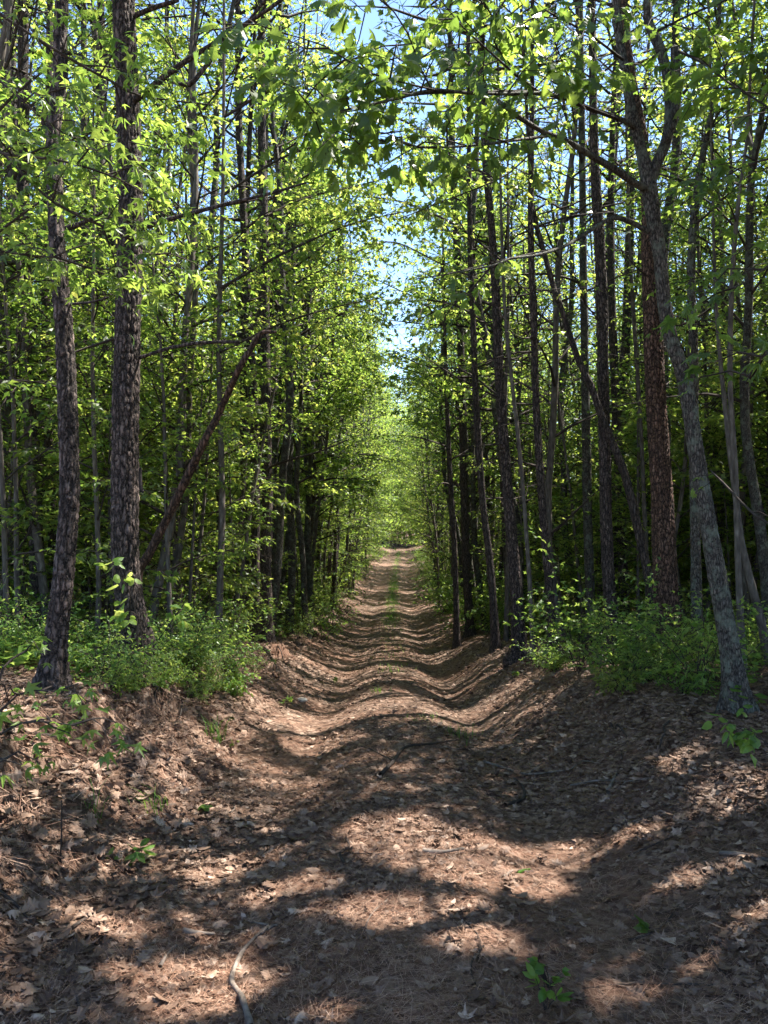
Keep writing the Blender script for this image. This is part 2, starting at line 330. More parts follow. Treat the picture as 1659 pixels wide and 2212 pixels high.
def ground_mat():
    m, N, L = mat('forest_soil')
    tc = N.new('ShaderNodeTexCoord')
    def noise(scale, det=6, rough=0.6):
        n = N.new('ShaderNodeTexNoise'); n.inputs['Scale'].default_value = scale; n.inputs['Detail'].default_value = det; n.inputs['Roughness'].default_value = rough
        L.new(tc.outputs['Object'], n.inputs[0]); return n
    n1 = noise(1.1, 4); n2 = noise(28, 8, .75)
    vo = N.new('ShaderNodeTexVoronoi'); vo.inputs['Scale'].default_value = 26; vo.inputs['Randomness'].default_value = 1
    wv = N.new('ShaderNodeMixRGB'); wv.blend_type = 'ADD'; wv.inputs[0].default_value = 0.05; L.new(tc.outputs['Object'], wv.inputs[1]); L.new(n2.outputs['Color'], wv.inputs[2]); L.new(wv.outputs[0], vo.inputs[0])
    bw = N.new('ShaderNodeSeparateColor'); L.new(vo.outputs['Color'], bw.inputs[0])
    leafc = ramp(N, [(0.0, (.035, .022, .016)), (0.35, (.09, .056, .040)), (0.7, (.18, .12, .088)), (1.0, (.34, .25, .19))]); L.new(bw.outputs[0], leafc.inputs[0])
    soil = ramp(N, [(0.3, (.07, .034, .022)), (0.55, (.17, .090, .058)), (0.75, (.28, .165, .112))]); L.new(n2.outputs['Fac'], soil.inputs[0])
    k = ramp(N, [(0.38, (0.2, 0.2, 0.2)), (0.58, (0.9, 0.9, 0.9))]); L.new(n1.outputs['Fac'], k.inputs[0])
    mx = N.new('ShaderNodeMixRGB'); L.new(k.outputs[0], mx.inputs[0]); L.new(soil.outputs[0], mx.inputs[1]); L.new(leafc.outputs[0], mx.inputs[2])
    b = N.new('ShaderNodeBsdfPrincipled'); b.inputs['Roughness'].default_value = 0.9; b.inputs['Specular IOR Level'].default_value = 0.2
    L.new(mx.outputs[0], b.inputs['Base Color'])
    ad = N.new('ShaderNodeMath'); ad.operation = 'MULTIPLY_ADD'; ad.inputs[1].default_value = 0.6; L.new(bw.outputs[1], ad.inputs[0]); L.new(n2.outputs['Fac'], ad.inputs[2])
    bu = N.new('ShaderNodeBump'); bu.inputs['Strength'].default_value = 0.8; bu.inputs['Distance'].default_value = 0.03; L.new(ad.outputs[0], bu.inputs['Height']); L.new(bu.outputs[0], b.inputs['Normal'])
    o = N.new('ShaderNodeOutputMaterial'); L.new(b.outputs[0], o.inputs[0]); return m

# ------------------------------------------------------------------ the ground: one sheet
def axis(d0, lim, dense, k):
    s = [0.0]; st = d0
    while s[-1] < lim:
        if s[-1] > dense: st *= k
        s.append(s[-1] + st)
    return np.array(s)
ax = axis(0.03, 500, 3.2, 1.035); xs = np.concatenate([-ax[::-1][:-1], ax])
ay = axis(0.03, 600, 7.0, 1.009); ys = np.concatenate([-axis(0.5, 60, 3, 1.3)[::-1][:-1] + 1.4, ay + 1.4])
X, Y = np.meshgrid(xs, ys); Z = ground(X, Y)
A = Acc(); nx, ny = len(xs), len(ys)
i = (np.arange(ny - 1)[:, None] * nx + np.arange(nx - 1)[None]).ravel()
A.add(np.stack([X, Y, Z], -1).reshape(-1, 3), np.stack([i, i + 1, i + nx + 1, i + nx], -1))
tag(A.build('ground', [ground_mat()], smooth=True), kind='structure')

# ------------------------------------------------------------------ litter: fallen leaves and pine straw
def scatter(n, y0, y1, xr, rg, power=1.0):
    y = y0 + (y1 - y0) * rg.random(n) ** power
    x = (rg.random(n) * 2 - 1) * np.minimum(xr, 0.56 * y + 0.4)
    return x, y
def gnormal(x, y, e=0.04):
    dx = (ground(x + e, y, False) - ground(x - e, y, False)) / (2 * e); dy = (ground(x, y + e, False) - ground(x, y - e, False)) / (2 * e)
    n = np.stack([-dx, -dy, np.ones_like(dx)], -1); return n / np.linalg.norm(n, axis=1)[:, None]
def litter():
    rg = np.random.default_rng(3)
    A = Acc()
    for n, y0, y1, tpls, s0, s1, pw in [(90000, 1.7, 8, (TRI3, KITE), .008, .034, 1.35), (72000, 1.7, 7.5, (OAK, OVAL, MAPLE, OAK), .030, .088, 1.35), (90000, 6.5, 30, (TRI3, KITE), .04, .085, 1.2)]:
        x, y = scatter(n, y0, y1, 9, rg, pw)
        u = x - road_x(y)
        keep = rg.random(n) < (0.42 + 0.5 * sstep(.9, 1.8, abs(u)) + 0.9 * (vnoise(x * 1.1, y * 1.1, 77) - 0.5))
        bare = np.exp(-((u - 0.85) / .4) ** 2) * (1 - sstep(4.5, 6, y)) + np.exp(-((u + .8) / .3) ** 2) * .4
        keep &= rg.random(n) > bare * 0.75
        x, y = x[keep], y[keep]; m = len(x)
        nn = gnormal(x, y) + rg.normal(0, 0.30, (m, 3)) * np.array([1, 1, .3])
        a = rg.random(m) * 2 * math.pi; d = np.stack([np.cos(a), np.sin(a), rg.normal(0, .12, m)], -1)
        z = ground(x, y) + 0.004 + 0.018 * rg.random(m) ** 2
        size = s0 + (s1 - s0) * rg.random(m) ** 1.6
        which = rg.integers(0, len(tpls), m)
        for k, tp in enumerate(tpls):
            q = which == k
            stamp(A, tp, np.stack([x, y, z], -1)[q], d[q], nn[q], size[q], rg, width=size[q] * (1.15 if tp is OAK else .9), curl=rg.normal(.25, .55, q.sum()))
    o = A.build('leaf_litter', [M_litter]); tag(o, 'dry brown fallen leaves strewn over the track and its banks', 'leaf litter', kind='stuff')
    A = Acc()
    for n, y0, y1, ln, wd in [(150000, 1.7, 7, .12, .0013), (80000, 6, 20, .15, .0026)]:
        x, y = scatter(n, y0, y1, 7, rg, 1.2)
        u = x - road_x(y)
        keep = rg.random(n) < 0.35 + 0.65 * np.exp(-(u / .7) ** 2) + 0.8 * (vnoise(x * 1.3 + 9, y * 1.3, 55) - 0.4)
        x, y = x[keep], y[keep]; m = len(x)
        z = ground(x, y) + 0.006 + 0.022 * rg.random(m) ** 1.5
        base = vnoise(x * 2, y * 2, 88) * 7
        a = base + rg.normal(0, .9, m)
        dz = (gnormal(x, y)); d = np.stack([np.cos(a), np.sin(a), np.zeros(m)], -1); d[:, 2] = -(d[:, 0] * dz[:, 0] + d[:, 1] * dz[:, 1]) / dz[:, 2] + rg.normal(0, .06, m)
        stamp(A, NEEDLE, np.stack([x, y, z], -1), d, dz, ln * (0.6 + .7 * rg.random(m)), rg, width=wd)
    # straw hanging over the cut face of the left bank
    x, y = scatter(9000, 3, 11, 4, rg, 1); x = road_x(y) - 1.3 - rg.random(9000) * 1.1
    z = ground(x, y) + 0.01; nrm = gnormal(x, y)
    d = np.stack([nrm[:, 0] * .8, nrm[:, 1] * .5, -np.ones(9000) * .7], -1) + rg.normal(0, .35, (9000, 3))
    stamp(A, NEEDLE, np.stack([x, y, z + .01], -1), d, nrm, .12 + .16 * rg.random(9000), rg, width=.003)
    o = A.build('pine_straw', [M_straw]); tag(o, 'reddish fallen pine needles matted over the hump of the track', 'pine straw', kind='stuff')
litter()

# ------------------------------------------------------------------ tree templates
def perp_dir(d, ang_h, el):
    c, s = math.cos(ang_h), math.sin(ang_h)
    return np.array([d[0] * c - d[1] * s, d[0] * s + d[1] * c, el])
def twig_leaves(L, tpl, pts, nl, size, rg, droop=0.25, flat=0.45, start=0.15):
    t = np.linspace(start, 1, nl) * (len(pts) - 1)
    i0 = np.minimum(t.astype(int), len(pts) - 2); fr = (t - i0)[:, None]
    p = pts[i0] * (1 - fr) + pts[i0 + 1] * fr
    td = pts[np.minimum(i0 + 1, len(pts) - 1)] - pts[i0]; td /= np.linalg.norm(td, axis=1)[:, None] + 1e-9
    side = np.cross(td, [0, 0, 1.0]); side /= np.linalg.norm(side, axis=1)[:, None] + 1e-9
    sgn = np.where(np.arange(nl) % 2 == 0, 1.0, -1.0)[:, None]
    d = td * 0.55 + side * sgn * (0.9 * (1 - 0.6 * (t / (len(pts) - 1)))[:, None]) + rg.normal(0, .28, (nl, 3)); d[:, 2] -= droop
    n = np.array([0, 0, 1.0]) + rg.normal(0, flat, (nl, 3))
    p = p + d * size * 0.35 + rg.normal(0, size * .12, (nl, 3))
    stamp(L, tpl, p, d, n, size * (0.5 + 0.75 * rg.random(nl)), rg, width=size * (0.45 + 0.65 * rg.random(nl)), curl=rg.normal(-.35, .45, nl))
def hardwood(rg, H, cb, spread, nprim, tpl, lsize, nleaf, r0, nsec=7, updeg=32, low_thin=0.5, droop=.25, flat=.45, along=None):
    T, B, L = Acc(), Acc(), Acc()
    n = max(6, int(H / 0.7)); z = np.linspace(-0.15, H, n)
    ph = rg.random(4) * 6.28; amp = 0.012 * H
    px = amp * (np.sin(z * .5 + ph[0]) - math.sin(ph[0])) + 0.25 * amp * np.sin(z * 1.7 + ph[1]) ; py = amp * (np.sin(z * .45 + ph[2]) - math.sin(ph[2])) + .25 * amp * np.sin(z * 1.5 + ph[3])
    path = np.stack([px, py, z], -1)
    rad = r0 * (1 - np.clip(z / H, 0, 1)) ** 0.75 + 0.006; rad[0] *= 1.25
    if along is not None: z, px, py, rad = along
    else: tube(T, path, rad, 8, rough=.12, seed=int(rg.integers(99)))
    az = rg.random() * 6.28
    for k in range(nprim):
        s = (k + rg.random() * .8) / nprim
        h = cb + (H - cb) * s ** 0.9; az += 2.4 + rg.normal(0, .4)
        prof = (low_thin + (1 - low_thin) * math.sin(min(1, s * 2.2) * 1.57)) * (1 - s) ** 0.55 + .15
        ln = spread * prof * (0.7 + .6 * rg.random())
        el = R(updeg + 25 * s + rg.normal(0, 8))
        d = np.array([math.cos(az) * math.cos(el), math.sin(az) * math.cos(el), math.sin(el)])
        p0 = np.array([np.interp(h, z, px), np.interp(h, z, py), h])
        pts = [p0]; m = 6
        for q in range(m):
            d = d + rg.normal(0, .10, 3); d[2] -= 0.07; d /= np.linalg.norm(d)
            pts.append(pts[-1] + d * ln / m)
        pts = np.array(pts); rb = max(.005, np.interp(h, z, rad) * .45)
        tube(B, pts, np.linspace(rb, .003, len(pts)), 4)
        twig_leaves(L, tpl, pts[3:], max(3, nleaf // 2), lsize, rg, droop, flat)
        ns = max(2, int(nsec * ln / spread + 1))
        for j in range(ns):
            f = 0.22 + 0.72 * (j + rg.random() * .6) / ns; ii = f * m; a0 = min(int(ii), m - 1)
            q0 = pts[a0] + (pts[a0 + 1] - pts[a0]) * (ii - a0)
            dd = pts[a0 + 1] - pts[a0]; dd /= np.linalg.norm(dd)
            sg = 1 if j % 2 else -1
            d2 = perp_dir(dd, sg * R(48 + rg.normal(0, 12)), dd[2] * .4 + rg.normal(0, .15)); d2 /= np.linalg.norm(d2)
            l2 = ln * (0.42 - 0.22 * f) * (0.7 + .6 * rg.random()) + .12
            tp = np.array([q0, q0 + d2 * l2 * .5 + [0, 0, rg.normal(0, .02)], q0 + d2 * l2 + [0, 0, -.04 - .1 * l2 * rg.random()]])
            tube(B, tp, [.004, .003, .0015], 3)
            twig_leaves(L, tpl, tp, nleaf, lsize, rg, droop, flat)
    return T, B, L
def pine(rg, H, cb, spread, r0, nprim=34, tufts=9, nn=14, nw=.006, stubs=16, along=None):
    T, B, L = Acc(), Acc(), Acc()
    n = int(H / .6); z = np.linspace(-.2, H, n); ph = rg.random(2) * 6.28; amp = .008 * H
    px = amp * (np.sin(z * .28 + ph[0]) - math.sin(ph[0])); py = amp * (np.sin(z * .25 + ph[1]) - math.sin(ph[1]))
    rad = r0 * (1 - np.clip(z / H, 0, 1)) ** .7 + .01; rad[0] *= 1.3
    if along is not None: z, px, py, rad = along
    else: tube(T, np.stack([px, py, z], -1), rad, 12, rough=.10, seed=int(rg.integers(99)))
    at = lambda h: np.array([np.interp(h, z, px), np.interp(h, z, py), h])
    az = 0
    for k in range(stubs):                                            # dead lower limbs
        h = 2.5 + (cb - 2.0) * rg.random(); az = rg.random() * 6.28; ln = .3 + 1.6 * rg.random() ** 2
        d = np.array([math.cos(az), math.sin(az), rg.normal(.05, .2)]); pts = [at(h)]
        for q in range(4): d = d + rg.normal(0, .16, 3); d /= np.linalg.norm(d); pts.append(pts[-1] + d * ln / 4)
        tube(B, pts, np.linspace(.016, .004, 5), 4)
        for j in range(int(ln * 3)):
            q = pts[1 + j % 3]; e = d + rg.normal(0, .7, 3); e /= np.linalg.norm(e)
            tube(B, [q, q + e * .25, q + e * .5 + rg.normal(0, .06, 3)], [.005, .003, .002], 3)
    for k in range(nprim):
        s = (k + rg.random()) / nprim; h = cb + (H - cb) * s; az += 2.4 + rg.normal(0, .5)
        ln = spread * (0.55 + .6 * math.sin(min(1, s * 2.5) * 1.57)) * (1 - s) ** .6 * (.7 + .6 * rg.random()) + .3
        el = R(8 + 35 * s + rg.normal(0, 8)); d = np.array([math.cos(az) * math.cos(el), math.sin(az) * math.cos(el), math.sin(el)])
        pts = [at(h)]
        for q in range(5): d = d + rg.normal(0, .13, 3); d[2] += .03; d /= np.linalg.norm(d); pts.append(pts[-1] + d * ln / 5)
        pts = np.array(pts); tube(B, pts, np.linspace(.035 * (1 - s) + .012, .006, 6), 4)
        for j in range(tufts):
            f = .3 + .7 * (j + rg.random()) / tufts; a0 = min(int(f * 5), 4); q = pts[a0] + (pts[a0 + 1] - pts[a0]) * (f * 5 - a0)
            e = d * .7 + rg.normal(0, .6, 3); e[2] += .25; e /= np.linalg.norm(e); l2 = .2 + .4 * rg.random()
            tube(B, [q, q + e * l2 * .5 + rg.normal(0, .03, 3), q + e * l2], [.006, .004, .003], 3)
            dirs = e * .6 + rg.normal(0, .65, (nn, 3)); pos = q + e * l2 * (0.5 + .5 * rg.random(nn))[:, None]
            stamp(L, NEEDLE, pos, dirs, rg.normal(0, 1, (nn, 3)), .15 + .10 * rg.random(nn), rg, width=nw * 3)
    return T, B, L
TPL = {}
def reg(kind, acc3, tm, lm, names=('trunk', 'branches', 'crown')):
    T, B, L = acc3
    TPL.setdefault(kind, []).append((T.mesh('trunk', [tm], True), join(L, B).mesh('crown', [lm, M_twig])))
for k in range(5): reg('sapling', hardwood(rng, 5 + 2.5 * rng.random(), .6, 1.5, 22, TRI3, .105, 11, .026, 7), M_bark_thin, M_maple)
for k in range(4): reg('bushy', hardwood(rng, 3.5 + 2.5 * rng.random(), .25, 1.6, 24, TRI3, .125, 10, .022, 7, low_thin=.8, updeg=24, flat=.6), M_bark_thin, M_maple)
for k in range(6): reg('young', hardwood(rng, 9 + 4.5 * rng.random(), 1.5, 2.3, 32, TRI3, .115, 11, .05, 7), M_bark_thin, M_maple)
for k in range(4): reg('tall', hardwood(rng, 16 + 4 * rng.random(), 6.0, 2.8, 24, KITE, .14, 12, .10, 7, updeg=36), M_bark_oak, M_maple)
for k in range(3): reg('dense', hardwood(rng, 12 + 2 * rng.random(), 3.2, 2.7, 26, TRI3, .17, 24, .09, 7, updeg=34), M_bark_oak, M_maple)
for k in range(4): reg('pine', pine(rng, 19 + 3 * rng.random(), 10.0, 2.3, .11, 22, 8, 15, .008), M_bark_pine, M_needle)
for k in range(3): reg('lowpine', pine(rng, 12 + 2 * rng.random(), 4.5, 2.4, .07, 30, 9, 16, .006, 8), M_bark_pine, M_needle)
for k in range(4): reg('far', hardwood(rng, 13 + 4 * rng.random(), 0.8, 3.0, 38, KITE, .19, 9, .07, 8, low_thin=.8, flat=.7), M_bark_thin, M_maple)

def place(kind, name, x, y, label, cat, group, var=None, s=1.0, lean=(0, 0), rz=None, sz=None):
    var = int(rng.integers(len(TPL[kind]))) if var is None else var
    t, l = TPL[kind][var % len(TPL[kind])]
    root = empty(name, (x, y, gz(x, y) - .02), rng.random() * 6.28 if rz is None else rz)
    root.rotation_euler = (Matrix.Rotation(lean[0], 3, 'X') @ Matrix.Rotation(lean[1], 3, 'Y') @ Matrix.Rotation(root.rotation_euler[2], 3, 'Z')).to_euler(); root.scale = (s, s, s if sz is None else sz)
    tag(root, label, cat, group)
    for nm, me in (('trunk', t), ('crown', l)): child(root, nm, me)
    return root

# ------------------------------------------------------------------ the trees one can tell apart
HERO_XY = []
def hero(name, label, cat, pts, bark, crown=None, top=19.0, base=True, sides=18, step=.09, rough=.16, limbs=(), dead=(), extend=True, crown_s=1.0, flare=1.7, var=None, plate=None):
    """pts: (column, row, distance ahead, width seen there) from the foot upwards"""
    q = [np.append(P(a, b, d), wd / 2 / F * d) for a, b, d, wd in pts]
    if base:
        f = q[0].copy(); g = gz(f[0], f[1]); f[2] = g
        if q[0][2] > g + .12: q.insert(0, f)
        else: q[0] = f
        lo = q[0].copy(); lo[2] -= .25; q.insert(0, lo)
    q = np.array(q)
    if extend and q[-1][2] < top:
        dirn = (q[-1] - q[-2]); dirn = dirn / dirn[2]; r1 = q[-1][3]; z0 = q[-1][2]
        for f in (.25, .5, .75, 1):
            e = q[-1].copy() if f == 1 else q[-1].copy()
            h = z0 + (top - z0) * f; e = np.array([*(np.array([q[-1][0], q[-1][1]]) + dirn[:2] * (h - q[-1][2]) * .45), h, max(.012, r1 * (1 - f) ** .7)])
            q = np.vstack([q, e])
    s = smooth_path(q, step)
    rad = s[:, 3].copy(); zf = s[:, 2] - q[0][2] - .25
    if base: rad *= 1 + (flare - 1) * np.exp(-np.clip(zf, 0, 9) / .20)
    b0 = np.array([q[1][0], q[1][1], q[1][2]]) if base else q[0][:3]
    T = Acc(); sd_ = int(rng.integers(500))
    if plate:
        k = int(np.argmax(s[:, 2] > 7.5)) or len(s) - 1; fine = smooth_path(np.column_stack([s[:k + 1, :3] - b0, rad[:k + 1]])[::3], .012)
        tube(T, fine[:, :3], fine[:, 3], int(min(120, 2 * math.pi * float(np.median(rad[:k])) / .0055)), rough=rough * .6, seed=sd_, plate=plate)
        tube(T, s[max(0, k - 4):, :3] - b0, rad[max(0, k - 4):] * .93, sides, rough=rough, seed=sd_)
    else: tube(T, s[:, :3] - b0, rad, sides, rough=rough, seed=sd_)
    root = empty(name, b0); tag(root, label, cat); T.build('trunk', [bark], root, True)
    HERO_XY.append((b0[0], b0[1]))
    if crown:
        al = (s[:, 2] - b0[2], s[:, 0] - b0[0], s[:, 1] - b0[1], rad); Ht = float(al[0][-1]); rc = np.random.default_rng(len(HERO_XY) * 7)
        if crown == 'pine': g3 = pine(rc, Ht, max(6.5, Ht * .5), 2.3, .1, 24, 8, 15, .008, 12, along=al); lm = M_needle
        elif crown == 'dense': g3 = hardwood(rc, Ht, 5.0, 2.9, 34, TRI3, .15, 14, .08, 8, along=al); lm = M_maple
        elif crown == 'tall': g3 = hardwood(rc, Ht, 6.0, 2.6, 24, KITE, .13, 11, .1, 7, along=al); lm = M_maple
        elif crown == 'sapling': g3 = hardwood(rc, Ht, 3.4, 1.3, 16, TRI3, .10, 9, .03, 6, along=al); lm = M_maple
        else: g3 = hardwood(rc, Ht, 4.8, 1.9, 22, TRI3, .115, 10, .05, 7, along=al); lm = M_maple
        join(g3[2], g3[1]).build('crown', [lm, M_twig], root)
    for lp in limbs:
        B = Acc(); pl = smooth_path([np.append(P(a, b, d), wd / 2 / F * d) for a, b, d, wd in lp], .07)
        tube(B, pl[:, :3] - b0, pl[:, 3], 10, rough=.18, seed=int(rng.integers(500))); B.build('limb', [bark], root, True)
    for lp in dead:
        B = Acc(); pl = smooth_path([np.append(P(a, b, d), wd / 2 / F * d) for a, b, d, wd in lp], .06)
        tube(B, pl[:, :3] - b0, pl[:, 3], 8, rough=.25, seed=int(rng.integers(500)))
        o = B.build('dead_branch', [M_dead if False else bark], root, True)
    return root, b0
def sprays(root, b0, paths, tpl, lmat, lsize, ntw, tl, nl, rg, droop=.35, flat=.5, wood=True, start=.25, r=.006, name='foliage'):
    B, L = Acc(), Acc()
    for lp in paths:
        pl = smooth_path([np.append(P(a, b, d), wd / 2 / F * d) for a, b, d, wd in lp], .12); pts = pl[:, :3] - b0
        if wood: tube(B, pts, pl[:, 3], 6, rough=.1)
        n = len(pts); nt_ = max(2, int(ntw * np.linalg.norm(np.diff(pts, axis=0), axis=1).sum()))
        for j in range(nt_):
            f = start + (1 - start) * (j + rg.random() * .8) / nt_; ii = min(f, .999) * (n - 1); a0 = int(ii)
            q0 = pts[a0] + (pts[a0 + 1] - pts[a0]) * (ii - a0); dd = pts[a0 + 1] - pts[a0]; dd = dd / np.linalg.norm(dd)
            d2 = perp_dir(dd, (1 if j % 2 else -1) * R(55 + rg.normal(0, 18)), rg.normal(-.05, .35)) + rg.normal(0, .15, 3); d2 /= np.linalg.norm(d2)
            l2 = tl * (.5 + .9 * rg.random())
            tp = np.array([q0, q0 + d2 * l2 * .35 + [0, 0, .02], q0 + d2 * l2 * .7 + rg.normal(0, .03, 3), q0 + d2 * l2 + [0, 0, -droop * l2 * .5]])
            tube(B, tp, [r, r * .7, r * .5, r * .3], 4)
            twig_leaves(L, tpl, tp, nl, lsize, rg, droop, flat, .3)
            if l2 > tl * .8:
                e = perp_dir(d2, R(50) * (1 if rg.random() > .5 else -1), rg.normal(0, .3)); e /= np.linalg.norm(e)
                tq = np.array([tp[1], tp[1] + e * l2 * .3, tp[1] + e * l2 * .55 + [0, 0, -.04]]); tube(B, tq, [r * .5, r * .4, r * .25], 3); twig_leaves(L, tpl, tq, nl, lsize, rg, droop, flat, .3)
    join(L, B).build(name, [lmat, M_twig], root)

# left of the track
pine_l, b_pl = hero('pine_tree', 'thick dark plated pine trunk on the left bank, the stoutest one left of the track', 'pine tree',
    [(300, 1400, 6.3, 62), (285, 1322, 6.3, 56), (272, 1222, 6.3, 56), (270, 1122, 6.3, 57), (270, 972, 6.3, 56), (272, 822, 6.3, 55), (277, 600, 6.3, 52), (280, 450, 6.3, 50), (275, 300, 6.3, 49), (268, 150, 6.3, 47), (262, 0, 6.3, 46), (258, -150, 6.3, 45)],
    M_bark_pine, 'pine', 20, sides=36, step=.035, rough=.13, plate=(.034, .085, .013),
    limbs=[[(278, 215, 6.3, 16), (305, 195, 6.2, 14), (395, 125, 6.1, 12), (500, 60, 6, 10), (590, 0, 5.9, 8), (640, -40, 5.9, 6)],
           [(360, 165, 6.15, 6), (405, 175, 6.1, 11), (450, 125, 6.1, 9), (530, 40, 6.1, 7), (600, -50, 6, 5)],
           [(270, 32, 6.3, 12), (290, 22, 6.3, 11), (330, 5, 6.3, 10), (380, -10, 6.2, 8)]],
    dead=[[(282, 498, 6.3, 14), (300, 490, 6.3, 12), (380, 465, 6.1, 9), (475, 440, 6, 8), (575, 415, 5.9, 7), (660, 390, 5.8, 4)],
          [(272, 780, 6.3, 11), (305, 770, 6.3, 9), (360, 752, 6.2, 8), (425, 740, 6.1, 9), (515, 737, 6, 7)],
          [(302, 1010, 6.2, 6), (304, 1050, 6.2, 8), (308, 1062, 6.2, 7)]])
hero('pine_tree', 'dark rough trunk at the left edge of the bank, nearest of the left trees', 'pine tree',
    [(112, 1500, 4.9, 46), (118, 1430, 4.9, 44), (126, 1350, 4.9, 42), (136, 1272, 4.9, 42), (144, 1172, 4.9, 42), (150, 1072, 4.9, 41), (147, 922, 4.9, 40), (141, 797, 4.9, 39), (134, 690, 4.9, 37), (122, 560, 4.9, 34), (115, 430, 4.95, 32), (110, 275, 5, 30), (124, 175, 5, 30), (124, 60, 5, 28), (128, -80, 5, 26)],
    M_bark_pine, 'young', 15, sides=30, step=.035, rough=.16, plate=(.028, .075, .010),
    dead=[[(112, 270, 5, 14), (88, 262, 5, 10), (92, 220, 5, 9), (108, 180, 5, 8), (122, 150, 5, 6)], [(140, 490, 4.9, 12), (175, 478, 4.8, 9), (225, 450, 4.7, 7)],
          [(150, 655, 4.9, 7), (200, 650, 4.8, 5), (232, 640, 4.8, 4)]])
hero('pine_tree', 'greyish pine trunk behind the far left trees, lit on its right flank', 'pine tree',
    [(80, 1250, 10, 30), (76, 1100, 10, 28), (75, 1000, 10, 28), (64, 900, 10, 27), (57, 822, 10, 27), (52, 750, 10, 26), (50, 600, 10, 26), (46, 450, 10, 25), (44, 300, 10, 24)], M_bark_pine, 'pine', 19)
hero('pine_tree', 'slim dark trunk seen just past the frontmost left tree', 'pine tree',
    [(118, 1250, 12, 20), (112, 1100, 12, 20), (104, 950, 12, 19), (98, 800, 12, 18), (96, 600, 12, 17), (98, 450, 12, 16)], M_bark_pine, 'tall', 18)
hero('pine_tree', 'slender grey trunk between the two largest left trees', 'pine tree',
    [(186, 1300, 14, 20), (188, 1100, 14, 20), (190, 900, 14, 19), (185, 700, 14, 18), (180, 500, 14, 17)], M_bark_oak, 'tall', 18)
hero('pine_tree', 'dark trunk close behind the stoutest left pine, on its left side', 'pine tree',
    [(228, 1290, 13, 22), (228, 1100, 13, 22), (224, 900, 13, 21), (221, 750, 13, 21), (216, 550, 13, 20), (214, 400, 13, 19)], M_bark_pine, 'pine', 20)
hero('leaning_tree', 'bare reddish dead trunk leaning far over to the right from the stoutest left pine', 'dead tree',
    [(298, 1250, 7.5, 20), (320, 1200, 7.4, 19), (360, 1122, 7.3, 18), (392, 1055, 7.2, 18), (420, 997, 7.1, 17), (447, 940, 7, 16), (470, 897, 7, 15), (515, 797, 6.8, 13), (540, 755, 6.8, 12), (555, 727, 6.8, 11), (568, 716, 6.8, 9), (595, 716, 6.7, 6)],
    M_bark_red, None, extend=False, sides=14, step=.05)
hero('pine_tree', 'right one of the paired dark pines nearest the left edge of the track', 'pine tree',
    [(576, 1330, 14, 26), (574, 1222, 14, 24), (577, 1100, 14, 23), (576, 972, 14, 22), (572, 772, 14, 21), (570, 550, 14, 20), (565, 350, 14, 18), (563, 200, 14, 17)], M_bark_pine, 'pine', 20,
    dead=[[(580, 1010, 14, 6), (620, 995, 13.6, 5), (690, 975, 13.2, 4), (750, 950, 13, 3)], [(572, 530, 14, 6), (620, 515, 13.6, 5), (700, 480, 13.2, 4), (790, 440, 13, 3)]])
hero('pine_tree', 'left one of the paired dark pines nearest the left edge of the track', 'pine tree',
    [(552, 1330, 14.5, 21), (551, 1222, 14.5, 20), (552, 1100, 14.5, 19), (550, 972, 14.5, 19), (545, 822, 14.5, 18), (533, 650, 14.5, 17), (527, 500, 14.5, 16), (515, 300, 14.5, 15), (512, 150, 14.5, 14)], M_bark_pine, 'pine', 19)
hero('sapling_tree', 'thin dark stem slanting up across the paired pines', 'young tree',
    [(503, 1400, 12, 9), (512, 1300, 12, 9), (525, 1222, 12, 8), (545, 1072, 12, 8), (560, 990, 12, 7), (575, 922, 12, 6), (596, 820, 12, 4)], M_bark_thin, None, extend=False, sides=8)
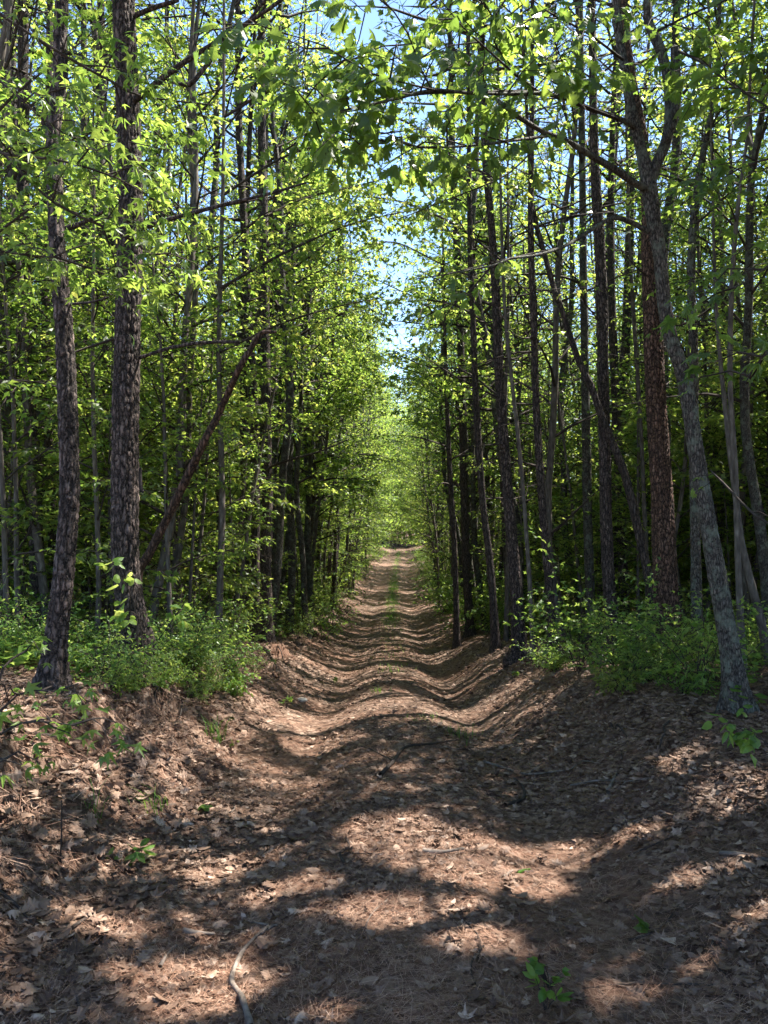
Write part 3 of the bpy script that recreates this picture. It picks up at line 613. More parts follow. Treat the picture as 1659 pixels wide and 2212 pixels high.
# right of the track
RIGHT = [
 ('pine_tree', 'slim pine nearest the right edge of the track, leftmost of the right-hand row', [(987, 1387, 17, 13), (982, 1197, 17, 12), (972, 1022, 17, 11), (964, 822, 17, 9), (958, 600, 17, 7)], M_bark_pine, 'sapling', 8),
 ('pine_tree', 'straight pine second from the track in the right-hand row', [(1014, 1350, 18, 19), (1006, 1200, 18, 18), (1004, 1122, 18, 18), (1001, 972, 18, 17), (998, 822, 18, 16), (993, 672, 18, 16), (988, 550, 18, 15), (979, 350, 18, 13)], M_bark_pine, 'pine', 20),
 ('pine_tree', 'slim slightly leaning pine third from the track in the right-hand row', [(1070, 1385, 13, 18), (1059, 1222, 13, 16), (1042, 1072, 13, 15), (1029, 872, 13, 14), (1022, 672, 13, 13), (1017, 550, 13, 12), (1014, 250, 13, 10)], M_bark_pine, 'pine', 18),
 ('pine_tree', 'dark pine on the right bank lip, fourth from the track with flared foot', [(1122, 1405, 11.5, 29), (1114, 1272, 11.5, 26), (1102, 1122, 11.5, 24), (1090, 972, 11.5, 22), (1080, 822, 11.5, 20), (1074, 672, 11.5, 19), (1064, 500, 11.5, 16), (1049, 325, 11.5, 14), (1044, 150, 11.5, 12)], M_bark_pine, 'pine', 17),
 ('pine_tree', 'slender pine fifth from the track on the right bank', [(1193, 1415, 10.7, 19), (1186, 1272, 10.7, 18), (1174, 1122, 10.7, 17), (1164, 972, 10.7, 16), (1157, 822, 10.7, 15), (1154, 672, 10.7, 15), (1149, 550, 10.7, 13), (1149, 400, 10.7, 12), (1152, 200, 10.7, 10)], M_bark_pine, 'pine', 17),
 ('hardwood_tree', 'crooked dark tree bowing left over the right bank, behind the slender pines', [(1416, 1390, 10.8, 20), (1404, 1272, 10.8, 19), (1379, 1147, 10.8, 18), (1349, 1022, 10.8, 17), (1309, 922, 10.8, 16), (1279, 837, 10.8, 15), (1249, 772, 10.8, 13), (1217, 672, 10.8, 12), (1199, 625, 10.8, 12), (1179, 550, 10.8, 11), (1159, 475, 10.8, 10), (1149, 390, 10.8, 8)], M_bark_pine, 'young', 14),
 ('pine_tree', 'dark mossy pine trunk midway along the right bank, set further back', [(1324, 1385, 11, 28), (1314, 1250, 11, 26), (1309, 1120, 11, 25), (1307, 970, 11, 25), (1304, 822, 11, 24), (1303, 672, 11, 24), (1297, 500, 11, 22), (1289, 375, 11, 20), (1285, 200, 11, 18)], M_bark_pine, 'pine', 20),
 ('hardwood_tree', 'smooth grey trunk behind the curved dark tree on the right', [(1275, 1320, 13, 20), (1270, 1150, 13, 20), (1268, 1000, 13, 19), (1266, 872, 13, 18), (1264, 700, 13, 17), (1262, 560, 13, 16)], M_bark_oak, 'tall', 17),
 ('pine_tree', 'stout reddish-brown pine beside the forked grey tree, thickest trunk on the right', [(1444, 1412, 9.5, 54), (1437, 1272, 9.5, 50), (1432, 1122, 9.5, 46), (1425, 972, 9.5, 43), (1416, 822, 9.5, 41), (1412, 672, 9.5, 39), (1407, 540, 9.5, 36), (1404, 420, 9.5, 30), (1390, 290, 9.5, 24), (1366, 150, 9.5, 21), (1352, 0, 9.5, 18)], M_bark_red, 'pine', 16),
 ('hardwood_tree', 'slim grey tree just right of the stout reddish pine', [(1506, 1420, 9, 22), (1504, 1322, 9, 22), (1502, 1172, 9, 20), (1500, 972, 9, 19), (1501, 772, 9, 18), (1496, 600, 9, 17), (1504, 450, 9, 15), (1529, 300, 9, 13), (1554, 175, 9, 11), (1560, 60, 9, 9)], M_bark_oak, 'young', 14),
 ('hardwood_tree', 'thin dark tree right of the forked grey one, near the right edge', [(1602, 1450, 7, 15), (1594, 1222, 7, 13), (1589, 1022, 7, 12), (1579, 822, 7, 11), (1585, 600, 7, 10), (1600, 430, 7, 8), (1618, 300, 7, 6)], M_bark_thin, 'sapling', 9),
 ('hardwood_tree', 'dark leaning stem furthest to the right, tilting in from the edge', [(1660, 1420, 7.5, 17), (1640, 1330, 7.5, 16), (1625, 1272, 7.5, 15), (1602, 1172, 7.5, 13), (1588, 1060, 7.6, 12), (1570, 900, 7.7, 10), (1552, 700, 7.8, 8), (1545, 500, 7.9, 6)], M_bark_thin, 'sapling', 9),
 ('sapling_tree', 'thin straight stem between the curved tree and the stout reddish pine', [(1400, 1330, 12, 10), (1392, 1100, 12, 9), (1384, 900, 12, 8), (1372, 700, 12, 8), (1362, 500, 12, 6)], M_bark_thin, 'young', 12),
 ('sapling_tree', 'thin dark stem rising between the fourth and fifth slender pines', [(1150, 1380, 10.5, 10), (1140, 1200, 10.5, 9), (1125, 1000, 10.5, 9), (1104, 800, 10.5, 8), (1092, 672, 10.5, 7), (1085, 500, 10.5, 6)], M_bark_thin, 'young', 12),
]
for nm, lab, pts, bk, cr, top in RIGHT:
    near = pts[0][2] < 12
    hero(nm, lab, 'pine tree' if nm.startswith('pine') else 'young tree' if nm.startswith('sap') else 'broadleaf tree', pts, bk, cr, top, sides=32 if near else 14, step=.04 if near else .09, rough=.12 if near else .14, plate=(.034, .07, .010) if 'reddish' in lab else (.028, .08, .008) if near and nm == 'pine_tree' else None)
# forked oak with the arching limbs
fork, b_fk = hero('forked_oak_tree', 'leaning grey tree at the right that forks in two high up beside a broken stub', 'oak tree',
    [(1592, 1510, 5.6, 44), (1574, 1397, 5.6, 40), (1549, 1247, 5.6, 37), (1524, 1097, 5.6, 34), (1504, 972, 5.6, 32), (1489, 872, 5.6, 31), (1474, 797, 5.6, 30), (1449, 722, 5.6, 29), (1436, 640, 5.6, 28), (1429, 550, 5.6, 28), (1416, 475, 5.6, 30), (1409, 425, 5.6, 33), (1404, 390, 5.6, 32), (1394, 340, 5.6, 25), (1379, 275, 5.55, 22), (1364, 210, 5.5, 20), (1354, 140, 5.5, 19), (1341, 60, 5.5, 18), (1337, 0, 5.5, 17), (1330, -150, 5.4, 15)],
    M_bark_oak, 'dense', 13, sides=30, step=.035, rough=.10, plate=(.016, .06, .005),
    limbs=[[(1406, 400, 5.6, 24), (1424, 345, 5.6, 26), (1447, 285, 5.6, 24), (1454, 225, 5.6, 24), (1447, 150, 5.6, 23), (1429, 90, 5.6, 22), (1408, 45, 5.6, 20), (1404, 0, 5.6, 18), (1410, -120, 5.6, 16), (1420, -300, 5.6, 12)],
           [(1440, 300, 5.55, 16), (1456, 270, 5.5, 18), (1467, 200, 5.5, 20), (1465, 140, 5.5, 20), (1463, 95, 5.5, 19)],
           [(1402, 405, 5.6, 17), (1379, 393, 5.5, 16), (1329, 360, 5.4, 15), (1279, 330, 5.3, 14), (1229, 300, 5.1, 12), (1179, 280, 5, 11), (1129, 250, 4.8, 10), (1089, 220, 4.7, 10), (1076, 206, 4.7, 7)],
           [(1378, 275, 5.55, 14), (1367, 262, 5.5, 12), (1329, 245, 5.4, 11), (1269, 225, 5.2, 10), (1239, 210, 5, 10), (1179, 195, 4.8, 9), (1079, 195, 4.5, 8), (1004, 192, 4.3, 7), (934, 187, 4.1, 7), (879, 200, 4, 6), (829, 212, 3.9, 6), (725, 235, 3.8, 4)],
           [(1406, 497, 5.6, 12), (1380, 484, 5.6, 11), (1339, 467, 5.4, 10), (1309, 475, 5.3, 9), (1269, 500, 5.2, 8), (1219, 530, 5, 7), (1154, 550, 4.8, 6), (1104, 555, 4.7, 5), (1069, 570, 4.6, 5), (964, 590, 4.4, 3)],
           [(1192, 287, 5.05, 7), (1129, 295, 4.8, 6), (1079, 302, 4.6, 6), (1004, 310, 4.4, 5), (904, 312, 4.2, 5), (854, 295, 4.1, 4)]])
rg2 = np.random.default_rng(21)
sprays(fork, b_fk, [
    [(1169, 192, 4.8, 6), (1129, 165, 4.7, 6), (1079, 120, 4.6, 5), (1029, 75, 4.5, 4), (994, 40, 4.4, 3), (930, -40, 4.3, 2)],
    [(1340, 250, 5.4, 5), (1179, 195, 4.8, 5), (1004, 192, 4.3, 5), (879, 200, 4, 4), (725, 235, 3.8, 3), (640, 235, 3.8, 2)],
    [(934, 187, 4.1, 5), (905, 130, 4, 4), (880, 60, 3.9, 4), (820, -20, 3.9, 3), (740, -60, 3.9, 2)],
    [(940, 187, 4.1, 4), (800, 150, 3.8, 4), (700, 90, 3.7, 3), (600, 60, 3.7, 2)],
    [(1129, 295, 4.8, 4), (1004, 310, 4.4, 4), (904, 312, 4.2, 4), (854, 295, 4.1, 3), (780, 320, 4, 2)],
    [(1104, 130, 4.6, 4), (1060, 60, 4.4, 4), (1100, -20, 4.3, 3)],
    [(1469, 100, 5.5, 6), (1529, 130, 5.2, 6), (1579, 170, 4.9, 5), (1659, 220, 4.5, 4), (1720, 260, 4.3, 3)],
    [(1350, 120, 5.4, 6), (1270, 60, 5, 5), (1180, 10, 4.7, 4), (1100, -60, 4.5, 3)],
    [(1420, 60, 5.6, 6), (1500, 20, 5.2, 5), (1600, -20, 4.8, 4)],
    ], OAK, M_oak, .125, 9.0, .42, 8, rg2, droop=.55, flat=.7, start=.1)
sprays(fork, b_fk, [
    [(1219, 530, 5, 4), (1104, 555, 4.7, 4), (964, 590, 4.4, 3), (900, 600, 4.4, 2)],
    [(1060, 575, 4.6, 4), (1000, 640, 4.6, 3), (900, 690, 4.5, 2)],
    [(1180, 285, 5, 4), (1100, 370, 4.9, 4), (960, 430, 4.8, 3), (860, 470, 4.7, 2)],
    ], OAK, M_oak, .10, 3.5, .32, 5, rg2, droop=.5, flat=.6, start=.3, name='foliage')
# star-leaved tree just outside the left edge whose branches reach in
P0 = P(-90, 1500, 4.0)
gum = empty('sweetgum_tree', (P0[0], P0[1], gz(P0[0], P0[1]) - .05)); tag(gum, 'broadleaf tree outside the left edge, its dark star-leaved branches reaching in at the upper left', 'broadleaf tree')
b_g = np.array(gum.location); T = Acc()
tp = smooth_path([(0, 0, -.1), (0.02, .03, 1.5), (-.03, 0, 3), (0.02, .02, 5), (0, 0, 9)], .3); tube(T, tp, np.linspace(.06, .015, len(tp)), 10, rough=.1); T.build('trunk', [M_bark_thin], gum, True)
sprays(gum, b_g, [
    [(-80, -40, 4, 8), (0, 25, 4, 7), (140, 115, 4.1, 6), (240, 170, 4.2, 5), (300, 200, 4.3, 4), (460, 220, 4.4, 3)],
    [(-85, 250, 4, 8), (0, 325, 4, 7), (115, 435, 4, 6), (280, 515, 4.1, 5), (375, 590, 4.2, 3)],
    [(-88, 480, 4, 7), (0, 540, 3.9, 6), (125, 555, 3.9, 5), (250, 600, 4, 3)],
    [(-85, 300, 4, 7), (20, 330, 3.7, 6), (120, 340, 3.6, 5), (250, 380, 3.6, 4), (330, 430, 3.7, 2)],
    [(-80, 100, 4, 7), (30, 200, 3.9, 5), (130, 280, 3.9, 4), (230, 300, 4, 3)],
    ], STAR, M_oak, .11, 9, .34, 7, rg2, droop=.3, flat=.38, start=.2)
# branches reaching in from the right edge
P1 = P(1790, 1400, 3.6)
gr = empty('broadleaf_tree', (P1[0], P1[1], gz(P1[0], P1[1]) - .05)); tag(gr, 'broadleaf tree outside the right edge, its large leaves hanging into view halfway up', 'broadleaf tree')
b_r = np.array(gr.location); T = Acc(); tube(T, tp, np.linspace(.05, .012, len(tp)), 10, rough=.1); T.build('trunk', [M_bark_thin], gr, True)
sprays(gr, b_r, [
    [(1785, 480, 3.6, 7), (1700, 540, 3.5, 5), (1640, 590, 3.4, 4), (1590, 620, 3.4, 3)],
    [(1785, 700, 3.6, 7), (1710, 730, 3.4, 5), (1650, 770, 3.3, 4), (1610, 830, 3.3, 2)],
    [(1785, 330, 3.6, 7), (1700, 330, 3.7, 5), (1600, 360, 3.8, 4), (1540, 400, 3.9, 2)],
    ], MAPLE, M_oak, .13, 8, .24, 5, rg2, droop=.35, flat=.45, start=.3)
sprays(gr, b_r, [[(1785, 1100, 3.6, 6), (1659, 1130, 4.3, 5), (1560, 1040, 4.8, 5), (1535, 1015, 5, 3)]], MAPLE, M_oak, .09, 1.0, .15, 3, rg2, start=.5)

# two slender trees whose boughs arch over the track
def arching(foot, label, limbs, seed, h=9.5):
    p = P(*foot); root = empty('arching_tree', (p[0], p[1], gz(p[0], p[1]) - .05)); tag(root, label, 'broadleaf tree'); b = np.array(root.location); HERO_XY.append((p[0], p[1]))
    T = Acc(); q = smooth_path([(0, 0, -.1), (.05, .03, 2), (0, .05, 4), (.06, .0, 6.5), (.05, .05, h)], .15); tube(T, q, np.linspace(.05, .012, len(q)), 10, rough=.14, seed=seed); T.build('trunk', [M_bark_thin], root, True)
    sprays(root, b, limbs, TRI3, M_maple, .125, 8.5, .8, 11, np.random.default_rng(seed), droop=.35, flat=.55, start=.12, r=.005)
arching((470, 1450, 10), 'slender tree on the left bank whose long boughs arch right across the track', [
    [(475, 620, 10, 7), (620, 540, 10, 6), (760, 480, 10.4, 4), (890, 450, 10.8, 2)], [(475, 420, 10, 7), (620, 330, 10.2, 5), (780, 290, 10.5, 4), (930, 270, 11, 2)],
    [(475, 760, 10, 6), (600, 700, 10.5, 5), (730, 660, 11, 3), (830, 640, 11.5, 2)], [(475, 250, 10, 6), (650, 150, 10, 5), (850, 100, 10.4, 2)],
    [(475, 520, 10, 6), (640, 430, 11, 4), (800, 390, 12, 3), (900, 350, 12.5, 2)]], 31)
arching((1092, 1420, 14), 'slender tree on the right bank whose boughs meet the left ones over the track', [
    [(1085, 560, 14, 6), (980, 480, 14, 5), (860, 430, 14, 4), (760, 420, 14, 2)], [(1085, 720, 14, 6), (990, 660, 14.5, 5), (900, 640, 15, 3), (810, 600, 15, 2)],
    [(1085, 400, 14, 6), (950, 300, 14, 5), (840, 240, 14, 4), (750, 220, 14, 2)], [(1085, 860, 14, 5), (1000, 800, 15, 4), (920, 790, 16, 3), (850, 760, 16.5, 2)],
    [(1085, 620, 14, 6), (960, 570, 14.5, 4), (850, 520, 15, 3), (770, 540, 15, 2)]], 32, 11)
# ------------------------------------------------------------------ the wood on both sides
def ok(x, y, r):
    if 5 < y < 14 and -.185 < x / y < -.12: return False          # nothing grows right before the paired pines
    return all((x - a) ** 2 + (y - b) ** 2 > r * r for a, b in HERO_XY)
def band(y): return 'near' if y < 16 else 'middle' if y < 34 else 'far'
def crowd(kind, name, n, y0, y1, u0, u1, cat, labels, sep, s=(.75, 1.2), lean=.05, side=0, pw=1.0):
    pts = []; tries = 0
    while len(pts) < n and tries < n * 40:
        tries += 1
        y = y0 + (y1 - y0) * rng.random() ** pw
        sg = side if side else (1 if rng.random() < .5 else -1)
        u = u0 + (min(u1, .62 * y + 3) - u0) * rng.random()
        x = road_x(y) + sg * u
        if min(u1, .62 * y + 3) < u0 or not ok(x, y, .5): continue
        if sg > 0 and (y < 12.5 and u < 6.5 or u < 5 and y < 45 and rng.random() < .35): continue
        if any((x - a) ** 2 + (y - b) ** 2 < sep * sep for a, b in pts): continue
        pts.append((x, y))
        sd_ = 'left' if sg < 0 else 'right'
        lab = labels % (sd_,)
        place(kind, name, float(x), float(y), lab, cat, f'{labels % (sd_,)}', s=s[0] + (s[1] - s[0]) * rng.random(), lean=(rng.normal(0, lean), rng.normal(0, lean)))
    return pts
crowd('pine', 'pine_tree', 46, 12, 60, 3.0, 30, 'pine tree', 'tall dark straight pine trunk standing in the wood %s of the track', 1.8, pw=1.2, lean=.02)
crowd('tall', 'hardwood_tree', 60, 11, 55, 3.0, 30, 'broadleaf tree', 'grey slender broadleaf trunk among the pines %s of the track', 1.6, pw=1.2, lean=.035)
crowd('young', 'young_tree', 160, 8.5, 48, 2.7, 26, 'young tree', 'thin leafy young tree in the understorey %s of the track', 1.0, pw=1.15)
crowd('sapling', 'sapling_tree', 150, 8.0, 42, 2.5, 22, 'sapling', 'light green sapling with layered leafy twigs in the wood %s of the track', .8, pw=1.15)
crowd('sapling', 'sapling_tree', 44, 7.6, 15, 2.5, 9, 'sapling', 'bright leafy sapling near the bank among the first trees %s of the track', .7, s=(.7, 1.1))
crowd('young', 'young_tree', 30, 8.5, 17, 2.8, 11, 'young tree', 'tall thin leafy tree among the first trees %s of the track', .9)
crowd('sapling', 'sapling_tree', 18, 12.6, 22, 2.8, 8, 'sapling', 'light green sapling between the dark trunks just %s of the track', .9, side=1, s=(.8, 1.3))
crowd('young', 'young_tree', 26, 10, 24, 5, 13, 'young tree', 'leafy young tree deep among the trunks well %s of the track', .9, side=1)
crowd('bushy', 'bushy_sapling', 220, 10, 40, 2.9, 22, 'sapling', 'low bushy sapling with bright leaves down to the ground %s of the track', .9, s=(.6, 1.2))
crowd('far', 'distant_tree', 170, 26, 95, 3.6, 60, 'broadleaf tree', 'distant leafy tree closing off the wood %s of the track', 2.0, s=(.9, 1.5), pw=.9)
crowd('lowpine', 'low_pine_tree', 16, 16, 48, 2.1, 4, 'pine tree', 'short needle-leaved pine beside the verge %s of the track', 3)
crowd('young', 'verge_tree', 44, 24, 130, 2.6, 5.5, 'young tree', 'young leafy tree lining the verge far down the track on the %s', 1.6)
crowd('tall', 'verge_tree', 30, 34, 150, 3.6, 9, 'broadleaf tree', 'tall broadleaf tree lining the far part of the track on the %s', 2.5)
def lean_over(kind, n, y0, y1, u0, u1, s0, s1, a0, a1, name, label, cat):
    for _ in range(n):
        y = y0 + (y1 - y0) * rng.random(); sg = 1 if rng.random() < .45 else -1; x = road_x(y) + sg * (u0 + (u1 - u0) * rng.random())
        if not ok(x, y, .5): continue
        lab = label % ('left' if sg < 0 else 'right'); place(kind, name, float(x), float(y), lab, cat, lab, s=s0 + (s1 - s0) * rng.random(), lean=(rng.normal(0, .04), -sg * (a0 + (a1 - a0) * rng.random())))
lean_over('young', 26, 17, 60, 1.9, 2.7, .6, 1.1, .0, .12, 'leaning_tree', 'leafy young tree leaning out over the track from the %s verge', 'young tree')
lean_over('tall', 26, 19, 60, 2.3, 3.8, .7, 1.05, .02, .12, 'arching_tree', 'tall thin tree arching over the track from the %s side', 'broadleaf tree')
lean_over('dense', 14, 19, 42, 2.3, 3.1, .85, 1.1, .0, .07, 'canopy_tree', 'straight tree with a full crown closing over the track from the %s side', 'broadleaf tree')
lean_over('tall', 12, 14, 34, 2.3, 3.2, .75, 1.0, .0, .08, 'canopy_tree', 'slim straight tree with boughs meeting over the track from the %s side', 'broadleaf tree')
for x, y, s_, r_ in [(-1.9, 17.4, .8, 0), (-2.4, 20.5, .95, 2), (-2.1, 19.5, .9, 4), (-2.6, 23, 1.0, 1), (2.9, 18.5, .85, 3), (2.7, 23.5, .95, 5)]:
    sd_ = 'left' if x < 0 else 'right'; place('dense', 'canopy_tree', float(road_x(y)) + x, y, f'broad-crowned young tree by the {sd_} bank with leafy boughs over the track', 'broadleaf tree', f'broad-crowned trees by the {sd_} bank', s=s_, rz=r_)
lean_over('far', 40, 45, 106, 2.8, 4.5, .8, 1.2, .06, .2, 'overhanging_tree', 'far leafy tree overhanging the track from the %s verge', 'broadleaf tree')
# trees closing the far end, where the track bends out of sight
for k in range(60):
    y = 100 + 26 * rng.random(); x = 2.2 + rng.normal(0, 5)
    place('far', 'end_tree', float(x), float(y), 'distant leafy tree closing the far end of the track', 'broadleaf tree', 'trees at the far end of the track', s=1.0 + .6 * rng.random())
for k in range(16):
    y = 94 + 14 * rng.random(); x = 2 + rng.normal(0, 2.2)
    place('bushy', 'end_sapling', float(x), float(y), 'low leafy sapling closing the far end of the track', 'sapling', 'saplings at the far end of the track', s=1.1 + .5 * rng.random())
# out-of-frame trees added beside and behind the camera to shade the foreground
SEED = 4
rsh = np.random.default_rng(SEED)
for kind, x, y, s in [('dense', 4.4, 1.6, .8), ('dense', 6.8, 3.2, 1.0), ('dense', 7.2, 6.6, 1.0), ('pine', 5.0, 7.5, .9), ('pine', 3.6, .4, .9), ('dense', 9.5, 5.2, 1.1), ('dense', 9.2, 9, 1),
                      ('young', 3.9, -1.2, 1.0), ('pine', 7, 11, .95), ('tall', -4.2, 2.8, .9), ('young', -4.0, 5.5, .9), ('dense', 12, 8, 1.15), ('pine', 13, 5, 1), ('dense', 5.6, -.8, .9), ('dense', 4.3, 3.0, .75), ('dense', 4.7, 4.5, .8), ('dense', 5.3, 3.6, .95), ('dense', 7.8, 4.6, 1.1), ('dense', 8.2, 7.8, 1.1), ('dense', 3.8, 1.6, .8), ('dense', 6.4, 1.2, 1.0), ('dense', 11, 4, 1.2), ('dense', 6.6, 8.4, .9), ('dense', 3.2, -.6, .9), ('dense', 7.0, 5.9, .85), ('dense', 5.2, 6.4, .8), ('dense', 6.0, 7.4, .85), ('tall', 3.4, 3.6, .8), ('dense', 6.2, 5.2, .9), ('dense', 8, 1.5, 1.1), ('dense', 10.5, 7, 1.2), ('dense', 5.2, 9.5, .8)]:
    place(kind, 'shading_tree', x + rsh.normal(0, .5), y + rsh.normal(0, .5), 'tree added outside the frame beside the viewer to shade the near track', 'broadleaf tree' if kind != 'pine' else 'pine tree', 'added shading trees beside the viewer', s=s, var=int(rsh.integers(9)), rz=rsh.random() * 6)

# ------------------------------------------------------------------ leaves cut from crowns along the sun's rays to shape the sun patches
def px_patch(px, py, rx, ry):
    p = on_ground(px, py); d = p[1]; return (p[0], d, rx / F * d, max(.07, ry * d * d / (F * max(.5, CAM_H - p[2]))))
PATCH = np.array([px_patch(*a) for a in [(990, 1855, 190, 55), (837, 1786, 90, 22), (906, 1970, 170, 30), (1046, 2040, 120, 26), (418, 1864, 90, 28), (645, 1925, 90, 18), (436, 2140, 150, 60), (1220, 1855, 80, 28),
    (1499, 1899, 130, 15), (1604, 1995, 90, 28), (1569, 1733, 70, 30), (1464, 1664, 40, 25), (1377, 1795, 60, 18), (697, 1611, 80, 16), (610, 1698, 60, 8), (1046, 1559, 90, 22), (1125, 1490, 130, 16), (837, 1515, 110, 10), (523, 1646, 80, 12),
    (105, 1768, 40, 26), (1342, 2065, 40, 18), (87, 1681, 40, 20), (700, 1560, 90, 7), (900, 1475, 110, 7), (720, 1450, 90, 6), (1250, 1440, 140, 8), (1330, 2150, 60, 14), (230, 2010, 60, 10), (700, 2190, 70, 18), (40, 1900, 40, 14), (1500, 2110, 60, 12)]])
def lit_ground(x, y, h):
    n = fbm(x * 3, y * 3, 3, 61) * .9
    m = np.zeros(len(x), bool)
    for a, b, rx, ry in PATCH: m |= ((x - a) / (rx * 1.35)) ** 2 + ((y - b) / (ry * 1.4)) ** 2 < 1 + n
    u = x - road_x(y)
    rb_ = hash2(np.floor(x * 997), np.floor(y * 991), 5); band_ = vnoise(y * 1.15 + .25 * x, x * .22 + 3, 71) + .30 * fbm(x * 1.2, y * 3, 3, 75) + .35 * fbm(x * 1.5, y * 2.5, 3, 73) * 1.6 > .52
    m |= (h > 5.5) & (np.abs(u) > 2.8) & (fbm(x * .55, y * .55, 3, 81) > -.01) & (np.abs(u) < 13) & (y > 7) & (y < 36) & (rb_ < .8)
    m |= band_ & (rb_ < .85) & (y > 7.6) & (y < 70) & (u > -2.3) & (u < 2.2)
    return m
bpy.context.view_layer.update()
def open_gaps():
    k = 1 / sd.z; n_ = 0
    for o in [o for o in C.objects if o.type == 'MESH' and o.name.split('.')[0] in ('crown', 'foliage')]:
        M = np.array(o.matrix_world); px_, py_ = M[0, 3], M[1, 3]
        if py_ > 60 or px_ < road_x(py_) - 11 or px_ > road_x(py_) + 15 or (py_ > 48): continue
        me = o.data; nv = len(me.vertices); v = np.empty(nv * 3, np.float32); me.vertices.foreach_get('co', v); v = v.reshape(-1, 3) @ M[:3, :3].T + M[:3, 3]
        nf = len(me.polygons); ls = np.empty(nf, np.int32); me.polygons.foreach_get('loop_start', ls); lt = np.empty(nf, np.int32); me.polygons.foreach_get('loop_total', lt)
        mi = np.empty(nf, np.int32); me.polygons.foreach_get('material_index', mi); rn = np.empty(nf, np.float32); me.attributes['rnd'].data.foreach_get('value', rn)
        li = np.empty(len(me.loops), np.int32); me.loops.foreach_get('vertex_index', li)
        c = v[li[ls]]; zg = -.3
        _, inv = np.unique(rn, return_inverse=True); cnt = np.bincount(inv)
        c = np.stack([np.bincount(inv, c[:, q])[inv] / cnt[inv] for q in range(3)], -1)
        for _ in range(2): t = (c[:, 2] - zg) * k; x = c[:, 0] - sd.x * t; y = c[:, 1] - sd.y * t; zg = ground(x, y, False)
        cull = lit_ground(x, y, t * sd.z) & (mi == 0) & (t > .8)
        if o.parent.name.startswith('arching_tree'): cull &= y < 6.5
        if not cull.any(): continue
        keep = ~cull; A = Acc(); A.v = [v @ np.eye(3)]; A.n = nv
        vl = np.empty(nv * 3, np.float32); me.vertices.foreach_get('co', vl); A.v = [vl.reshape(-1, 3)]
        for q in np.unique(lt):
            s_ = keep & (lt == q); f = li[ls[s_][:, None] + np.arange(q)[None]]; A.f.append((f, mi[s_], rn[s_]))
        o.data = A.mesh(me.name.split('.')[0], list(me.materials)); n_ += 1
    print('gaps opened in', n_)
open_gaps()

# ------------------------------------------------------------------ understorey plants
def shrub(rg, h, sp, nst, tpl, ls, nl):
    B, L = Acc(), Acc()
    for k in range(nst):
        az = rg.random() * 6.28; el = R(35 + 45 * rg.random()); d = np.array([math.cos(az) * math.cos(el), math.sin(az) * math.cos(el), math.sin(el)])
        l = h * (.6 + .5 * rg.random()); pts = [np.array([rg.normal(0, .05), rg.normal(0, .05), -.03])]
        for q in range(5): d = d + rg.normal(0, .12, 3); d[2] -= .03 + .05 * sp; d /= np.linalg.norm(d); pts.append(pts[-1] + d * l / 5)
        pts = np.array(pts); tube(B, pts, np.linspace(.006, .002, 6), 4)
        twig_leaves(L, tpl, pts[2:], nl // 2 + 2, ls, rg, .2, .5)
        for j in range(5):
            q0 = pts[1 + j % 5] if j < 4 else pts[3]; e = perp_dir(d, R(60) * (1 if j % 2 else -1) + rg.normal(0, .3), rg.normal(.1, .25)); e /= np.linalg.norm(e); l2 = l * (.2 + .2 * rg.random())
            tp_ = np.array([q0, q0 + e * l2 * .5 + [0, 0, .02], q0 + e * l2 - [0, 0, .02]]); tube(B, tp_, [.003, .002, .0015], 3); twig_leaves(L, tpl, tp_, nl, ls, rg, .2, .5)
    return B, L
SH = []
for k, a in enumerate([(.9, 1, 12, OVAL, .065, 9), (.6, 1, 12, OVAL, .055, 9), (1.3, .5, 11, TRI3, .085, 8), (.45, 1.4, 12, ROUND, .045, 9), (1.0, .8, 12, OVAL, .05, 12), (.7, .8, 9, STAR, .10, 6), (1.7, .4, 12, TRI3, .10, 8)]):
    B, L = shrub(rng, *a); SH.append((B.mesh('stems', [M_twig]), L.mesh('foliage', [M_shrub if k != 5 else M_maple])))
def put_shrub(k, x, y, label, group=None, s=1.0, name='shrub', cat='shrub', rz=None):
    root = empty(name, (x, y, gz(x, y)), rng.random() * 6.28 if rz is None else rz); root.scale = (s, s, s); tag(root, label, cat, group)
    child(root, 'stems', SH[k][0]); child(root, 'foliage', SH[k][1]); return root
def crowd_shrub(n, y0, y1, u0, u1, side, ks, label, s=(.7, 1.2), pw=1.0, name='shrub'):
    for _ in range(n):
        y = y0 + (y1 - y0) * rng.random() ** pw; x = road_x(y) + side * (u0 + (u1 - u0) * rng.random())
        put_shrub(ks[int(rng.integers(len(ks)))], float(x), float(y), label, label, s[0] + (s[1] - s[0]) * rng.random(), name)
crowd_shrub(30, 5.7, 8.8, 1.95, 4.6, -1, [0, 1, 3, 4], 'bright green low shrub crowding the left bank around the big pine', (.55, .95))
crowd_shrub(16, 5.2, 8, 1.7, 2.3, -1, [1, 3, 4], 'small leafy shrub growing on the very lip of the left bank', (.35, .7))
crowd_shrub(38, 8.5, 20, 1.9, 7, -1, [0, 1, 2, 4], 'leafy green shrub in the undergrowth left of the track', (.7, 1.15))
crowd_shrub(20, 6.4, 9.8, 1.9, 5.0, 1, [0, 1, 2, 5], 'leafy shrub at the foot of the right-hand trees', (.5, .9))
crowd_shrub(36, 9.5, 22, 1.9, 8, 1, [0, 1, 2, 4], 'leafy green shrub in the undergrowth right of the track', (.6, 1.05))
crowd_shrub(60, 18, 75, 1.7, 4.0, -1, [2, 4, 6, 0], 'small bush on the verge far along the left side of the track', (.8, 1.3), 1.3, 'verge_bush')
crowd_shrub(60, 18, 75, 1.7, 4.0, 1, [2, 4, 6, 0], 'small bush on the verge far along the right side of the track', (.8, 1.3), 1.3, 'verge_bush')
crowd_shrub(60, 12, 45, 5, 22, -1, [2, 6], 'tall leafy bush deep in the wood left of the track', (1, 1.6), 1, 'understorey_bush')
